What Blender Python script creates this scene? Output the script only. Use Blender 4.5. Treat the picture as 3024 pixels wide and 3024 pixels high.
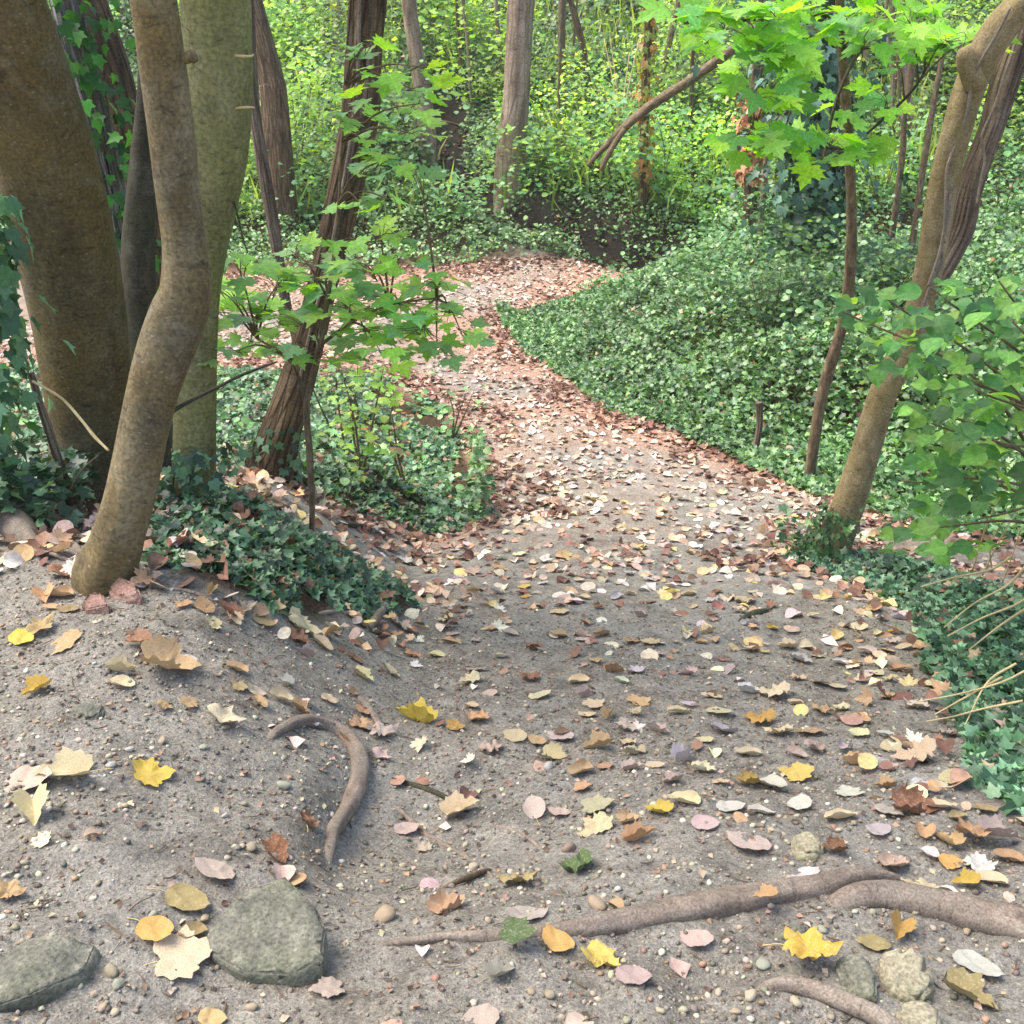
import bpy, math, random
import numpy as np
from mathutils import Vector

for o in list(bpy.data.objects):
    bpy.data.objects.remove(o, do_unlink=True)
C = bpy.context.scene.collection
SC = bpy.context.scene
rng = np.random.default_rng(7)
random.seed(7)

# ------------------------------------------------------------------ camera
CAM_H, PITCH, HALF = 1.55, math.radians(22.0), math.radians(26.5)
cam_d = bpy.data.cameras.new('camera')
cam = bpy.data.objects.new('camera', cam_d); C.objects.link(cam)
cam.location = (0, 0, CAM_H); cam.rotation_euler = (math.pi/2 - PITCH, 0, 0)
cam_d.sensor_width = 36; cam_d.lens = 18/math.tan(HALF)
cam_d.clip_start = 0.05; cam_d.clip_end = 500
SC.camera = cam
# ------------------------------------------------------------------ sky, sun, exposure
SUN_EL, SUN_AZ = math.radians(62), math.radians(-80)      # azimuth from +y towards +x
w = bpy.data.worlds.new('World'); SC.world = w; w.use_nodes = True
nt = w.node_tree; bg = nt.nodes['Background']
sky = nt.nodes.new('ShaderNodeTexSky'); sky.sky_type = 'NISHITA'; sky.sun_disc = False
sky.sun_elevation = SUN_EL; sky.sun_rotation = SUN_AZ
sky.air_density = 1.0; sky.dust_density = 3.0; sky.ozone_density = 1.0
nt.links.new(sky.outputs[0], bg.inputs[0]); bg.inputs[1].default_value = 0.15
sd = bpy.data.lights.new('sun', 'SUN'); sd.energy = 2.1; sd.angle = math.radians(42); sd.color = (1, 0.94, 0.84)
sun = bpy.data.objects.new('sun', sd); C.objects.link(sun)
dv = Vector((math.sin(SUN_AZ)*math.cos(SUN_EL), math.cos(SUN_AZ)*math.cos(SUN_EL), math.sin(SUN_EL)))
sun.rotation_euler = dv.to_track_quat('Z', 'Y').to_euler(); sun.location = (0, 0, 30)
SC.view_settings.view_transform = 'Standard'; SC.view_settings.look = 'None'
SC.view_settings.exposure = 1.57; SC.view_settings.gamma = 1
SC.cycles.max_bounces = 6; SC.cycles.diffuse_bounces = 3; SC.cycles.glossy_bounces = 2
SC.cycles.transmission_bounces = 4; SC.cycles.transparent_max_bounces = 4
SC.cycles.caustics_reflective = False; SC.cycles.caustics_refractive = False

# ------------------------------------------------------------------ maths helpers
FPX = 1512/math.tan(HALF)
def smooth(t): t = np.clip(t, 0, 1); return t*t*(3-2*t)
def S(r, g, b):
    f = lambda c: (c/255/12.92 if c/255 <= .04045 else ((c/255+.055)/1.055)**2.4)
    return (f(r), f(g), f(b))
def _h(i, j, k, seed):
    n = (i.astype(np.int64)*374761393 + j.astype(np.int64)*668265263 + k.astype(np.int64)*2147483647*3 + seed*1274126177) & 0xffffffff
    n = ((n ^ (n >> 13))*1274126177) & 0xffffffff
    n = n ^ (n >> 16)
    return (n & 0xffff)/65535.0
def noise2(x, y, seed=0):
    x = np.asarray(x, float); y = np.asarray(y, float)
    i = np.floor(x); j = np.floor(y); u = x-i; v = y-j
    u = u*u*(3-2*u); v = v*v*(3-2*v); z = np.zeros_like(i)
    a = _h(i, j, z, seed); b = _h(i+1, j, z, seed); c = _h(i, j+1, z, seed); d = _h(i+1, j+1, z, seed)
    return (a*(1-u)+b*u)*(1-v)+(c*(1-u)+d*u)*v*1.0 - 0.5
def fbm(x, y, seed=0, o=4):
    s = 0; a = 1.0; f = 1.0
    for k in range(o):
        s = s + a*noise2(x*f, y*f, seed+k*17); a *= .5; f *= 2.03
    return s
def noise3(x, y, z, seed=0):
    return (noise2(x + z*0.71, y - z*0.53, seed) + noise2(y + x*0.31 + 7.3, z*1.0 + 3.1, seed+5) + noise2(z - y*.37 + 1.7, x + 9.2, seed+9))/1.6

# ------------------------------------------------------------------ terrain
def table(ys, zs, w=0.6):
    g = np.linspace(-15, 90, 2101); v = np.interp(g, ys, zs)
    k = np.exp(-(np.arange(-40, 41)*.05/w)**2); k /= k.sum()
    vp = np.pad(v, 40, mode='edge')
    return g, np.convolve(vp, k, 'valid')
TC = table([-15, 0, 1.3, 1.9, 2.4, 3.6, 5.4, 7.2, 10, 13, 15.6, 16.4, 18.0, 20, 26, 34, 50, 90],
           [0.3, .06, 0.0, -.07, -.2, -.56, -1.0, -1.16, -1.15, -1.05, -.92, -.7, .1, .95, 3.7, 7.3, 14, 22], .5)
TL = table([-15, 0, 3.4, 4.3, 5.5, 7.0, 9, 12, 15.6, 90], [.3, .08, .02, -.16, -.43, -.82, -1.08, -1.1, -.95, -.95], .5)
XL = table([-15, 1.4, 2.2, 3.0, 4.3, 5.5, 6.6, 8, 90], [-.5, -.45, -.42, -.45, -.5, -.75, -.55, -.8, -3], .4)
XR = table([-15, 1.5, 3, 4.5, 6, 7.2, 8.8, 10.3, 12, 14, 16, 90], [1.1, 1.25, 1.55, 2.4, 3.1, 2.1, 1.3, .75, .45, .3, 1.6, 3], .4)
GUL = np.array([(-1.35, 21.5), (-1.15, 20.0), (-.95, 18.8), (-.35, 17.9), (.6, 17.3), (1.6, 16.7), (2.6, 16.2), (3.6, 15.8), (6, 15.6)])
def seg_dist(x, y, P):
    d = np.full(np.shape(x), 1e9)
    for (ax, ay), (bx, by) in zip(P[:-1], P[1:]):
        t = np.clip(((x-ax)*(bx-ax)+(y-ay)*(by-ay))/((bx-ax)**2+(by-ay)**2), 0, 1)
        d = np.minimum(d, np.hypot(x-ax-t*(bx-ax), y-ay-t*(by-ay)))
    return d
def H0(x, y):
    x = np.asarray(x, float); y = np.asarray(y, float)
    zc = np.interp(y, *TC); zl = np.interp(y, *TL)
    xl = np.interp(y, *XL); xr = np.interp(y, *XR)
    wl = smooth((xl + .15 - x)/.85) * smooth((13.5-y)/2)
    z = zc + (np.maximum(zl, zc)-zc)*wl
    wr = smooth((x - xr)/.7)*smooth((5.5-y)/1.5)
    z = z + .22*wr
    z = z + .5*smooth((x-xr-.1)/2.0)*smooth((y-7.4)/2.2)*smooth((16.3-y)/2.0)
    z = z + .2*np.maximum(0, x-4.5)*smooth((y-4)/5) + .12*np.maximum(0, -x-5.5)*smooth((y-4)/5)
    z = z - .75*np.exp(-(seg_dist(x, y, GUL)/.5)**2)
    # a worn step under the looped root
    z = z - .13*smooth((x+.56)/.16)*np.exp(-((x+.28)/.36)**2)*np.exp(-((y-2.12)/.36)**2)
    z = z + .05*fbm(x*.9, y*.9, 3, 3) + .03*fbm(x*4, y*3, 11, 3)
    return z
def H(x, y):
    x = np.asarray(x, float); y = np.asarray(y, float)
    near = smooth((9-y)/5)
    return H0(x, y) + near*(.02*fbm(x*9+.6*fbm(x*3, y*3, 22, 2), y*13, 21, 4) + .009*np.abs(fbm(x*38, y*38, 31, 2)))
def ray(px, py):
    u = (px-1512)/FPX; v = -(py-1512)/FPX
    return np.array([u, math.cos(PITCH)+v*math.sin(PITCH), -math.sin(PITCH)+v*math.cos(PITCH)])
def P(px, py, Y):
    d = ray(px, py); t = Y/d[1]; return np.array([d[0]*t, Y, CAM_H+d[2]*t])
def G(px, py, far=60):
    d = ray(px, py); t = np.concatenate([np.linspace(.8, 12, 2400), np.linspace(12, far, 2400)])
    z = CAM_H + d[2]*t - H0(d[0]*t, d[1]*t)
    k = np.argmax(z < 0)
    if z[k] >= 0: k = len(t)-1
    if k > 0 and z[k] < 0: tt = t[k-1] + (t[k]-t[k-1])*z[k-1]/(z[k-1]-z[k])
    else: tt = t[k]
    x, y = d[0]*tt, d[1]*tt
    return np.array([x, y, float(H0(x, y))])
def mpp(p):      # metres covered by one photo pixel at world point p
    return (p[1]*math.cos(PITCH) - (p[2]-CAM_H)*math.sin(PITCH))/FPX
def poly_px(pts): return np.array([G(*p)[:2] for p in pts])
def inside(x, y, poly):
    r = np.zeros(np.shape(x), bool); n = len(poly)
    for i in range(n):
        ax, ay = poly[i]; bx, by = poly[(i+1) % n]
        if ay == by: continue
        c = ((ay > y) != (by > y)) & (x < (bx-ax)*(y-ay)/(by-ay)+ax)
        r ^= c
    return r
# vegetation patches, outlined on the ground
IV_MOUND = poly_px([(1470, 900), (1480, 960), (1560, 1050), (1650, 1110), (1800, 1215), (2000, 1280), (2200, 1385), (2430, 1475), (2560, 1505), (2700, 1545), (2900, 1590)])
IV_MOUND = np.vstack([IV_MOUND, [(6, 5.2), (12, 4), (16, 14.4), (4.0, 14.9), (2.6, 14.6), (1.3, 14.2), (.6, 13.9), (.1, 13.2)]])
IV_MID = np.vstack([poly_px([(1300, 1190), (1375, 1330), (1430, 1440), (1462, 1525), (1380, 1560), (1150, 1525), (1000, 1490), (900, 1435), (690, 1400), (560, 1400)]),
                    [(-4, 6.0), (-9, 7), (-9, 10.2), (-3.2, 10.6), (-1.5, 10.3)]])
IV_TREES = poly_px([(1240, 1790), (1160, 1715), (1050, 1650), (930, 1600), (800, 1520), (640, 1450), (480, 1440), (330, 1470), (430, 1620), (470, 1690), (600, 1760), (800, 1800), (1000, 1815), (1200, 1815)])
IV_RIGHT = poly_px([(2290, 1650), (2450, 1625), (2620, 1640), (2850, 1700), (3200, 1760), (3500, 2100), (3500, 2500), (3100, 2430), (2930, 2400), (2850, 2290), (2810, 2130), (2740, 1960), (2700, 1830), (2560, 1730), (2400, 1690)])
IV_LEFT = np.array([(-1.75, 3.75), (-2.3, 3.5), (-6, 3.2), (-9, 5), (-9, 7), (-4, 6), (-2.6, 5.5), (-1.9, 4.6)])
def veg(x, y, jit=.1):
    xj = x + jit*fbm(x*3, y*3, 41, 3); yj = y + jit*1.3*fbm(x*3, y*3, 47, 3)
    v = inside(xj, yj, IV_MOUND) | inside(xj, yj, IV_MID) | inside(xj, yj, IV_TREES) | inside(xj, yj, IV_RIGHT) | inside(xj, yj, IV_LEFT)
    v |= (yj > 16.1 + .12*xj) | ((xj > 3.3) & (yj > 14.2))
    v &= ~((seg_dist(x, y, GUL) < .42-.16*smooth((x-.2)/1.2)+.35*fbm(x*2, y*2, 44, 2)) & (y > 15))
    return v

# ------------------------------------------------------------------ object helpers
def tag(o, label=None, cat=None, group=None, kind=None):
    if label: o['label'] = label
    if cat: o['category'] = cat
    if group: o['group'] = group
    if kind: o['kind'] = kind
    return o
def mk(name, V, F, mat, parent=None, loc=(0, 0, 0), attrs=None, flat=False):
    """one mesh object; V n x 3 in world space, F a list of arrays (m x 3 or m x 4)"""
    V = np.asarray(V, float) - np.asarray(loc, float)
    me = bpy.data.meshes.new(name)
    Fs = [np.asarray(f, np.int32) for f in (F if isinstance(F, list) else [F]) if len(f)]
    loops = np.concatenate([f.ravel() for f in Fs]); tot = np.concatenate([np.full(len(f), f.shape[1], np.int32) for f in Fs])
    me.vertices.add(len(V)); me.vertices.foreach_set('co', V.astype(np.float32).ravel())
    me.loops.add(len(loops)); me.loops.foreach_set('vertex_index', loops.astype(np.int32))
    me.polygons.add(len(tot)); me.polygons.foreach_set('loop_start', np.concatenate([[0], np.cumsum(tot)[:-1]]).astype(np.int32))
    me.polygons.foreach_set('loop_total', tot)
    if not flat: me.polygons.foreach_set('use_smooth', np.ones(len(tot), bool))
    for an, arr in (attrs or {}).items():
        arr = np.asarray(arr, np.float32)
        if an in ('bark', 'luv'):
            a = me.attributes.new(an, 'FLOAT_VECTOR', 'POINT'); a.data.foreach_set('vector', arr.ravel())
        else:
            if arr.shape[1] == 3: arr = np.hstack([arr, np.ones((len(arr), 1), np.float32)])
            a = me.attributes.new(an, 'FLOAT_COLOR', 'POINT'); a.data.foreach_set('color', arr.ravel())
    me.update(calc_edges=True); me.validate()
    if mat: me.materials.append(mat)
    o = bpy.data.objects.new(name, me); C.objects.link(o)
    if parent: o.parent = parent
    else: o.location = loc
    return o
def root(name, loc, label, cat, group=None):
    o = bpy.data.objects.new(name, None); C.objects.link(o); o.location = loc; o.empty_display_size = .1
    return tag(o, label, cat, group)

def catmull(pts, n):
    p = np.asarray(pts, float); p = np.vstack([2*p[0]-p[1], p, 2*p[-1]-p[-2]])
    m = len(p)-3; out = []
    for t in np.linspace(0, m-1e-6, n):
        i = int(t); u = t-i; a, b, c, d = p[i], p[i+1], p[i+2], p[i+3]
        out.append(.5*((2*b)+(c-a)*u+(2*a-5*b+4*c-d)*u*u+(3*b-a-3*c+d)*u**3))
    return np.array(out)
class MB:
    """collects tubes into one mesh"""
    def __init__(s): s.V = []; s.F = []; s.B = []; s.n = 0
    def tube(s, pts, rad, seg=12, rings=None, amp=0.0, freq=3.0, seed=0, ridge=0, flare=0.0, flat=1.0, cap=True, lf=1.0):
        q = catmull(np.hstack([np.asarray(pts, float), np.asarray(rad, float)[:, None]]), rings or max(6, len(pts)*6))
        c, r = q[:, :3], np.maximum(q[:, 3], 1e-4)
        T = np.gradient(c, axis=0); T /= np.linalg.norm(T, axis=1)[:, None]+1e-9
        a = np.array([1., 0, 0]) if abs(T[0][0]) < .8 else np.array([0, 1., 0])
        N = []
        for t in T:
            a = a - t*np.dot(a, t); a /= np.linalg.norm(a)+1e-9; N.append(a)
        N = np.array(N); B = np.cross(T, N)
        L = np.concatenate([[0], np.cumsum(np.linalg.norm(np.diff(c, axis=0), axis=1))])
        th = np.linspace(0, 2*np.pi, seg, endpoint=False)
        ct, st = np.cos(th)[None], np.sin(th)[None]
        rr = np.repeat(r[:, None], seg, 1)
        X = rr*ct; Y = rr*st
        if amp:
            k = noise3(ct*freq+0*L[:, None], st*freq+0*L[:, None], L[:, None]*freq*lf/max(r.mean()*6, .05)*.36+0*ct, seed)
            k2 = noise3(ct*freq*3, st*freq*3, L[:, None]*freq*4+0*ct, seed+3)
            rr = rr*(1+amp*(k*1.6+k2*.5))
        if ridge:
            ph = 3*noise2(L[:, None]*1.1+0*ct, 0*ct+seed, seed)
            rr = rr*(1+ridge*np.abs(np.sin(th[None]*4+ph))+ridge*.8*np.sin(th[None]*7-ph*2))
        if flare:
            lob = 1+.35*np.sin(th*5+seed)[None]
            rr = rr*(1+flare*lob*np.exp(-np.maximum(L[:, None]-.27, 0)/.17))
        V = c[:, None]+N[:, None]*(rr*ct)[..., None]+B[:, None]*(rr*st*flat)[..., None]
        n, m = len(c), seg
        idx = np.arange(n*m).reshape(n, m)+s.n
        f = np.stack([idx[:-1], np.roll(idx[:-1], -1, 1), np.roll(idx[1:], -1, 1), idx[1:]], -1).reshape(-1, 4)
        s.V.append(V.reshape(-1, 3)); s.F.append(f)
        s.B.append(np.stack([X, Y, np.repeat(L[:, None], m, 1)+seed*3.7], -1).reshape(-1, 3)); s.n += n*m
        if cap:
            for e, ci in ((0, c[0]), (n-1, c[-1])):
                s.V.append(ci[None]); s.B.append(np.array([[0, 0, L[e]+seed*3.7]]))
                ring = idx[e]; nx = np.roll(ring, -1)
                f = np.stack([nx, ring, np.full(m, s.n)], -1) if e == 0 else np.stack([ring, nx, np.full(m, s.n)], -1)
                s.F.append(f); s.n += 1
        return s
    def build(s, name, mat, parent=None, loc=(0, 0, 0)):
        V = np.vstack(s.V); q = [f for f in s.F if f.shape[1] == 4]; t = [f for f in s.F if f.shape[1] == 3]
        F = [np.vstack(q)] if q else []
        if t: F.append(np.vstack(t))
        return mk(name, V, F, mat, parent, loc, {'bark': np.vstack(s.B)})
def nearer(rows, d): return [(p, q, Y-d, w_) for p, q, Y, w_ in rows]
def pxpath(rows):     # rows of (px, py, depth, width px) -> centres, radii
    c = np.array([P(a, b, Y) for a, b, Y, _ in rows]); return c, np.array([mpp(p)*r[3]/2 for p, r in zip(c, rows)])

# ------------------------------------------------------------------ leaf templates (unit length, base at origin, tip +y, +z up)
def fan(outline, mid=(0, .45), fold=.18, cup=-.12):
    o = np.array(outline, float); m = np.array([mid])
    p = np.vstack([m, o]); z = fold*np.abs(p[:, 0]) + cup*(p[:, 1]-.4)**2
    n = len(o); i = np.arange(n)
    return np.column_stack([p, z]), np.stack([np.zeros(n, int), 1+i, 1+(i+1) % n], -1)
def mirror(h): return h + [(-x, y) for x, y in h[::-1] if abs(x) > 1e-6]
MAPLE_H = [(0, 0), (.16, -.10), (.30, -.06), (.27, .06), (.50, .12), (.40, .22), (.62, .44), (.44, .43), (.46, .58), (.30, .50), (.17, .48), (.24, .72), (.14, .72), (0, 1.0)]
IVY_H = [(0, 0), (.2, -.1), (.42, .05), (.36, .22), (.56, .48), (.25, .5), (0, 1)]
OVAL_H = [(0, 0), (.22, .06), (.38, .25), (.45, .47), (.40, .70), (.24, .88), (0, 1)]
LEAF = dict(maple=fan(mirror(MAPLE_H), (0, .3), .14, -.25), ivy=fan(mirror(IVY_H), (0, .35), .2, -.2), hazel=fan(mirror(OVAL_H), (0, .5), .16, -.25),
            toothed=None, quad=fan([(0, 0), (.4, .4), (.05, 1), (-.38, .45)], (0, .5), .25, -.2),
            lance=fan([(0, 0), (.16, .4), (0, 1), (-.16, .4)], (0, .5), .2, -.3),
            blade=fan([(-.02, 0), (.02, 0), (.03, .5), (0, 1), (-.03, .5)], (0, .5), 0, -.5))
_t = np.linspace(0, 1, 12)[1:-1]; _w = .44*np.sin(np.pi*_t**.8)**.75
_hz = [(0, 0)]
for _i, (_a, _b) in enumerate(zip(_t, _w)): _hz += [(_b*.93, _a*.93), (_b*1.02, _a*.93+.035)]
LEAF['toothed'] = fan(mirror(_hz+[(.05, .95), (0, 1.06)]), (0, .48), .2, -.28)
def frames(nrm, head):
    n = nrm/(np.linalg.norm(nrm, axis=1)[:, None]+1e-9)
    h = head - n*np.sum(head*n, 1)[:, None]; h /= np.linalg.norm(h, axis=1)[:, None]+1e-9
    x = np.cross(h, n); return np.stack([x, h, n], -1)      # columns
def tilt_normals(n, spread, r=rng):
    v = r.normal(0, spread, (n, 3)); v[:, 2] = 1; return v
def rand_head(n, r=rng):
    a = r.uniform(0, 2*np.pi, n); return np.stack([np.cos(a), np.sin(a), -.15+0*a], -1)
def leafgeo(tpl, pos, R, s):
    V, F = LEAF[tpl] if isinstance(tpl, str) else tpl
    n = len(pos); s = np.broadcast_to(s, (n,))
    W = np.einsum('nij,vj->nvi', R, V)*s[:, None, None]+pos[:, None]
    return W.reshape(-1, 3), (F[None]+(np.arange(n)*len(V))[:, None, None]).reshape(-1, 3), len(V)
def leafmesh(name, groups, mat, parent=None, loc=(0, 0, 0)):
    """groups: (template, pos, R, size, colours n x 3)"""
    Vs, Fs, Cs, k, Us = [], [], [], 0, []
    for tpl, pos, R, s, col in groups:
        V, F, nv = leafgeo(tpl, pos, R, s); Vs.append(V); Fs.append(F+k); Cs.append(np.repeat(col, nv, 0)); k += len(V)
        tv = (LEAF[tpl] if isinstance(tpl, str) else tpl)[0]; u = np.tile(tv, (len(pos), 1)); u[:, 2] = np.repeat(rng.uniform(0, 9, len(pos)), nv); Us.append(u)
    return mk(name, np.vstack(Vs), [np.vstack(Fs)], mat, parent, loc, {'tint': np.vstack(Cs), 'luv': np.vstack(Us)}, flat=True)
def palette(cols, n, r=rng, vary=.18, w=None):
    c = np.array([S(*q) for q in cols]); i = r.choice(len(c), n, p=w)
    return np.clip(c[i]*np.exp(r.normal(0, vary, (n, 1)))*np.exp(r.normal(0, .06, (n, 3))), 0, .9)

# ------------------------------------------------------------------ materials
def newmat(name):
    m = bpy.data.materials.new(name); m.use_nodes = True; t = m.node_tree
    return m, t, t.nodes['Principled BSDF'], t.nodes['Material Output']
def nd(t, typ, **kw):
    n = t.nodes.new('ShaderNode'+typ)
    for k, v in kw.items():
        if k in n.inputs: n.inputs[k].default_value = v
        else: setattr(n, k, v)
    return n
def noise(t, vec, scale, detail=4, rough=.55, dist=0.0):
    n = nd(t, 'TexNoise'); n.inputs['Scale'].default_value = scale; n.inputs['Detail'].default_value = detail
    n.inputs['Roughness'].default_value = rough; n.inputs['Distortion'].default_value = dist
    if vec is not None: t.links.new(vec, n.inputs['Vector'])
    return n.outputs['Fac']
def ramp(t, fac, stops):
    r = nd(t, 'ValToRGB'); e = r.color_ramp.elements
    while len(e) < len(stops): e.new(.5)
    for k, (p, c) in enumerate(stops):
        e[k].position = p; e[k].color = (*c, 1) if not isinstance(c, (int, float)) else (c, c, c, 1)
    t.links.new(fac, r.inputs[0]); return r.outputs[0]
def mix(t, fac, a, b, mode='MIX'):
    m = nd(t, 'Mix', data_type='RGBA', blend_type=mode)
    for sock, v in ((m.inputs[0], fac), (m.inputs[6], a), (m.inputs[7], b)):
        if hasattr(v, 'links'): t.links.new(v, sock)
        else: sock.default_value = v if isinstance(v, (int, float)) else (*v, 1)
    return m.outputs[2]
def bump(t, h, strength, dist, prev=None):
    b = nd(t, 'Bump'); b.inputs['Strength'].default_value = strength; b.inputs['Distance'].default_value = dist
    t.links.new(h, b.inputs['Height'])
    if prev is not None: t.links.new(prev, b.inputs['Normal'])
    return b.outputs[0]
def mapping(t, vec, scale):
    m = nd(t, 'Mapping'); m.inputs['Scale'].default_value = scale; t.links.new(vec, m.inputs['Vector']); return m.outputs[0]

def leaf_mat(name, rough=.4, trans=.35, tboost=(1.25, 1.35, .55), spec=.5, veins=.6, sat=.88):
    m, t, b, out = newmat(name)
    a = nd(t, 'Attribute', attribute_name='tint').outputs['Color']
    g = nd(t, 'NewGeometry').outputs['Position']
    c = mix(t, 1.0, a, ramp(t, noise(t, g, 60, 2), [(.3, .78), (.7, 1.15)]), 'MULTIPLY')
    hs = nd(t, 'HueSaturation'); hs.inputs['Saturation'].default_value = sat; t.links.new(c, hs.inputs['Color']); c = hs.outputs[0]
    sx = nd(t, 'SeparateXYZ'); t.links.new(nd(t, 'Attribute', attribute_name='luv').outputs['Vector'], sx.inputs[0])
    def mth(op, *v):
        n = nd(t, 'Math', operation=op)
        for i, q in enumerate(v):
            if hasattr(q, 'links'): t.links.new(q, n.inputs[i])
            else: n.inputs[i].default_value = q
        return n.outputs[0]
    ax = mth('ABSOLUTE', sx.outputs[0])
    side = mth('SINE', mth('MULTIPLY', mth('SUBTRACT', sx.outputs[1], mth('MULTIPLY', ax, .8)), 46.0))
    vein = mth('MAXIMUM', mth('MULTIPLY', ramp(t, side, [(.72, 0.0), (1.0, 1.0)]), .55), ramp(t, ax, [(.008, 1.0), (.03, 0.0)]))
    c = mix(t, mth('MULTIPLY', vein, veins), c, mix(t, 1.0, c, (1.5, 1.4, 1.3), 'MULTIPLY'))
    if veins: t.links.new(bump(t, mix(t, .5, vein, noise(t, g, 45, 2)), -.5, .004), b.inputs['Normal'])
    t.links.new(c, b.inputs['Base Color']); b.inputs['Roughness'].default_value = rough
    b.inputs['Specular IOR Level'].default_value = spec
    tr = nd(t, 'BsdfTranslucent'); t.links.new(mix(t, 1.0, c, tboost, 'MULTIPLY'), tr.inputs[0])
    ms = nd(t, 'MixShader'); ms.inputs[0].default_value = trans
    t.links.new(b.outputs[0], ms.inputs[1]); t.links.new(tr.outputs[0], ms.inputs[2]); t.links.new(ms.outputs[0], out.inputs[0])
    return m
M_IVY = leaf_mat('ivy_leaf', .42, .22, (1.3, 1.4, .6), .5, .5, .9)
M_GREEN = leaf_mat('green_leaf', .48, .48, (1.7, 1.6, .5), .4, .6, .98)
M_LITTER = leaf_mat('dry_leaf_litter', .75, .1, (1, 1, 1), .3)

def dry_leaf():
    m, t, b, out = newmat('dry_leaf')
    oi = nd(t, 'ObjectInfo'); tc = nd(t, 'TexCoord').outputs['Object']
    n1 = noise(t, tc, 45, 4); n2 = noise(t, tc, 160, 3); n3 = noise(t, tc, 18, 2)
    wv = nd(t, 'TexWave', wave_type='BANDS', bands_direction='DIAGONAL'); wv.inputs['Scale'].default_value = 60; wv.inputs['Distortion'].default_value = 3
    t.links.new(tc, wv.inputs['Vector'])
    c = mix(t, ramp(t, n1, [(.35, 0.0), (.75, .55)]), oi.outputs['Color'], (.26, .15, .07))
    c = mix(t, ramp(t, n3, [(.5, 0.0), (.8, .45)]), c, (.62, .52, .42))
    c = mix(t, 1.0, c, ramp(t, n2, [(.3, .75), (.6, 1.08)]), 'MULTIPLY')
    c = mix(t, .25, c, mix(t, wv.outputs['Fac'], (.7, .6, .5), (1, 1, 1)), 'MULTIPLY')
    t.links.new(c, b.inputs['Base Color']); b.inputs['Roughness'].default_value = .62; b.inputs['Specular IOR Level'].default_value = .35
    t.links.new(bump(t, n1, .5, .004, bump(t, wv.outputs['Fac'], .3, .001)), b.inputs['Normal'])
    tr = nd(t, 'BsdfTranslucent'); t.links.new(c, tr.inputs[0])
    ms = nd(t, 'MixShader'); ms.inputs[0].default_value = .12
    t.links.new(b.outputs[0], ms.inputs[1]); t.links.new(tr.outputs[0], ms.inputs[2]); t.links.new(ms.outputs[0], out.inputs[0])
    return m
M_DRY = dry_leaf()

def bark(name, cols, stretch=.25, scale=18, crack=0.0, bstr=.5, moss=None, mossamt=.5, bd=.01, spots=0.0):
    m, t, b, out = newmat(name)
    a = nd(t, 'Attribute', attribute_name='bark').outputs['Vector']
    v = mapping(t, a, (1, 1, stretch))
    n1 = noise(t, v, scale, 6, .62, .4); n2 = noise(t, a, scale*.22, 3); n3 = noise(t, a, scale*8, 3, .6)
    c = ramp(t, n1, [(.3, cols[0]), (.52, cols[1]), (.75, cols[2])])
    if moss:
        c = mix(t, ramp(t, n2, [(.5-.25*mossamt, 0.0), (.62, .75)]), c, moss)
    wr = noise(t, mapping(t, a, (1, 1, 3.2)), scale*.8, 5, .7, 1.2)
    blot = noise(t, a, scale*.55, 5, .65, .6)
    c = mix(t, ramp(t, blot, [(.54, 0.0), (.68, .3)]), c, mix(t, .5, cols[2], (.27, .25, .2)))
    c = mix(t, ramp(t, blot, [(.32, .45), (.46, 0.0)]), c, cols[0])
    c = mix(t, 1.0, c, ramp(t, n3, [(.28, .55), (.5, .95), (.68, 1.3)]), 'MULTIPLY')
    c = mix(t, 1.0, c, ramp(t, wr, [(.33, .5), (.43, 1.0)]), 'MULTIPLY')
    h = mix(t, .45, n1, wr)
    if crack:
        vo = nd(t, 'TexVoronoi', feature='DISTANCE_TO_EDGE'); vo.inputs['Scale'].default_value = scale*1.6
        t.links.new(mapping(t, a, (1, 1, stretch*.6)), vo.inputs['Vector'])
        cr = ramp(t, vo.outputs['Distance'], [(0, 0.0), (.16, 1.0)])
        c = mix(t, crack, c, mix(t, 1.0, c, mix(t, cr, (.25, .22, .2), (1, 1, 1)), 'MULTIPLY'))
        h = mix(t, .5, h, cr)
    if spots:
        vs = nd(t, 'TexVoronoi'); vs.inputs['Scale'].default_value = scale*2.2; t.links.new(mapping(t, a, (1, 1, 1.6)), vs.inputs['Vector'])
        c = mix(t, ramp(t, vs.outputs['Distance'], [(.05, spots), (.16, 0.0)]), c, (.42, .36, .24))
    t.links.new(c, b.inputs['Base Color']); b.inputs['Roughness'].default_value = .8; b.inputs['Specular IOR Level'].default_value = .25
    nb = bump(t, h, bstr, bd); nb = bump(t, n3, .35, .002, nb)
    t.links.new(nb, b.inputs['Normal']); return m
M_SMOOTH = bark('smooth_brown_bark', [S(62, 54, 40), S(92, 82, 58), S(120, 110, 84)], .35, 9, 0, .6, S(104, 86, 46), .5, .012, .3)
M_FRONT = bark('smooth_grey_brown_bark', [S(78, 68, 50), S(108, 97, 72), S(142, 131, 106)], .3, 10, 0, .6, S(116, 96, 54), .6, .012, .35)
M_OLIVE = bark('olive_green_bark', [S(92, 86, 58), S(128, 122, 84), S(152, 146, 108)], .3, 8, 0, .45, S(122, 122, 72), .5, .01, .25)
M_ROUGH = bark('furrowed_brown_bark', [S(58, 44, 32), S(104, 84, 62), S(142, 120, 92)], .16, 16, .7, .9, None, 0, .02)
M_RIGHT = bark('tan_bark', [S(100, 86, 60), S(142, 124, 92), S(172, 156, 124)], .4, 16, 0, .7, S(128, 112, 70), .5, .012, .5)
M_VINY = bark('twisted_vine_bark', [S(70, 56, 46), S(116, 98, 82), S(150, 134, 116)], .12, 20, .5, .9, None, 0, .02)
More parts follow.
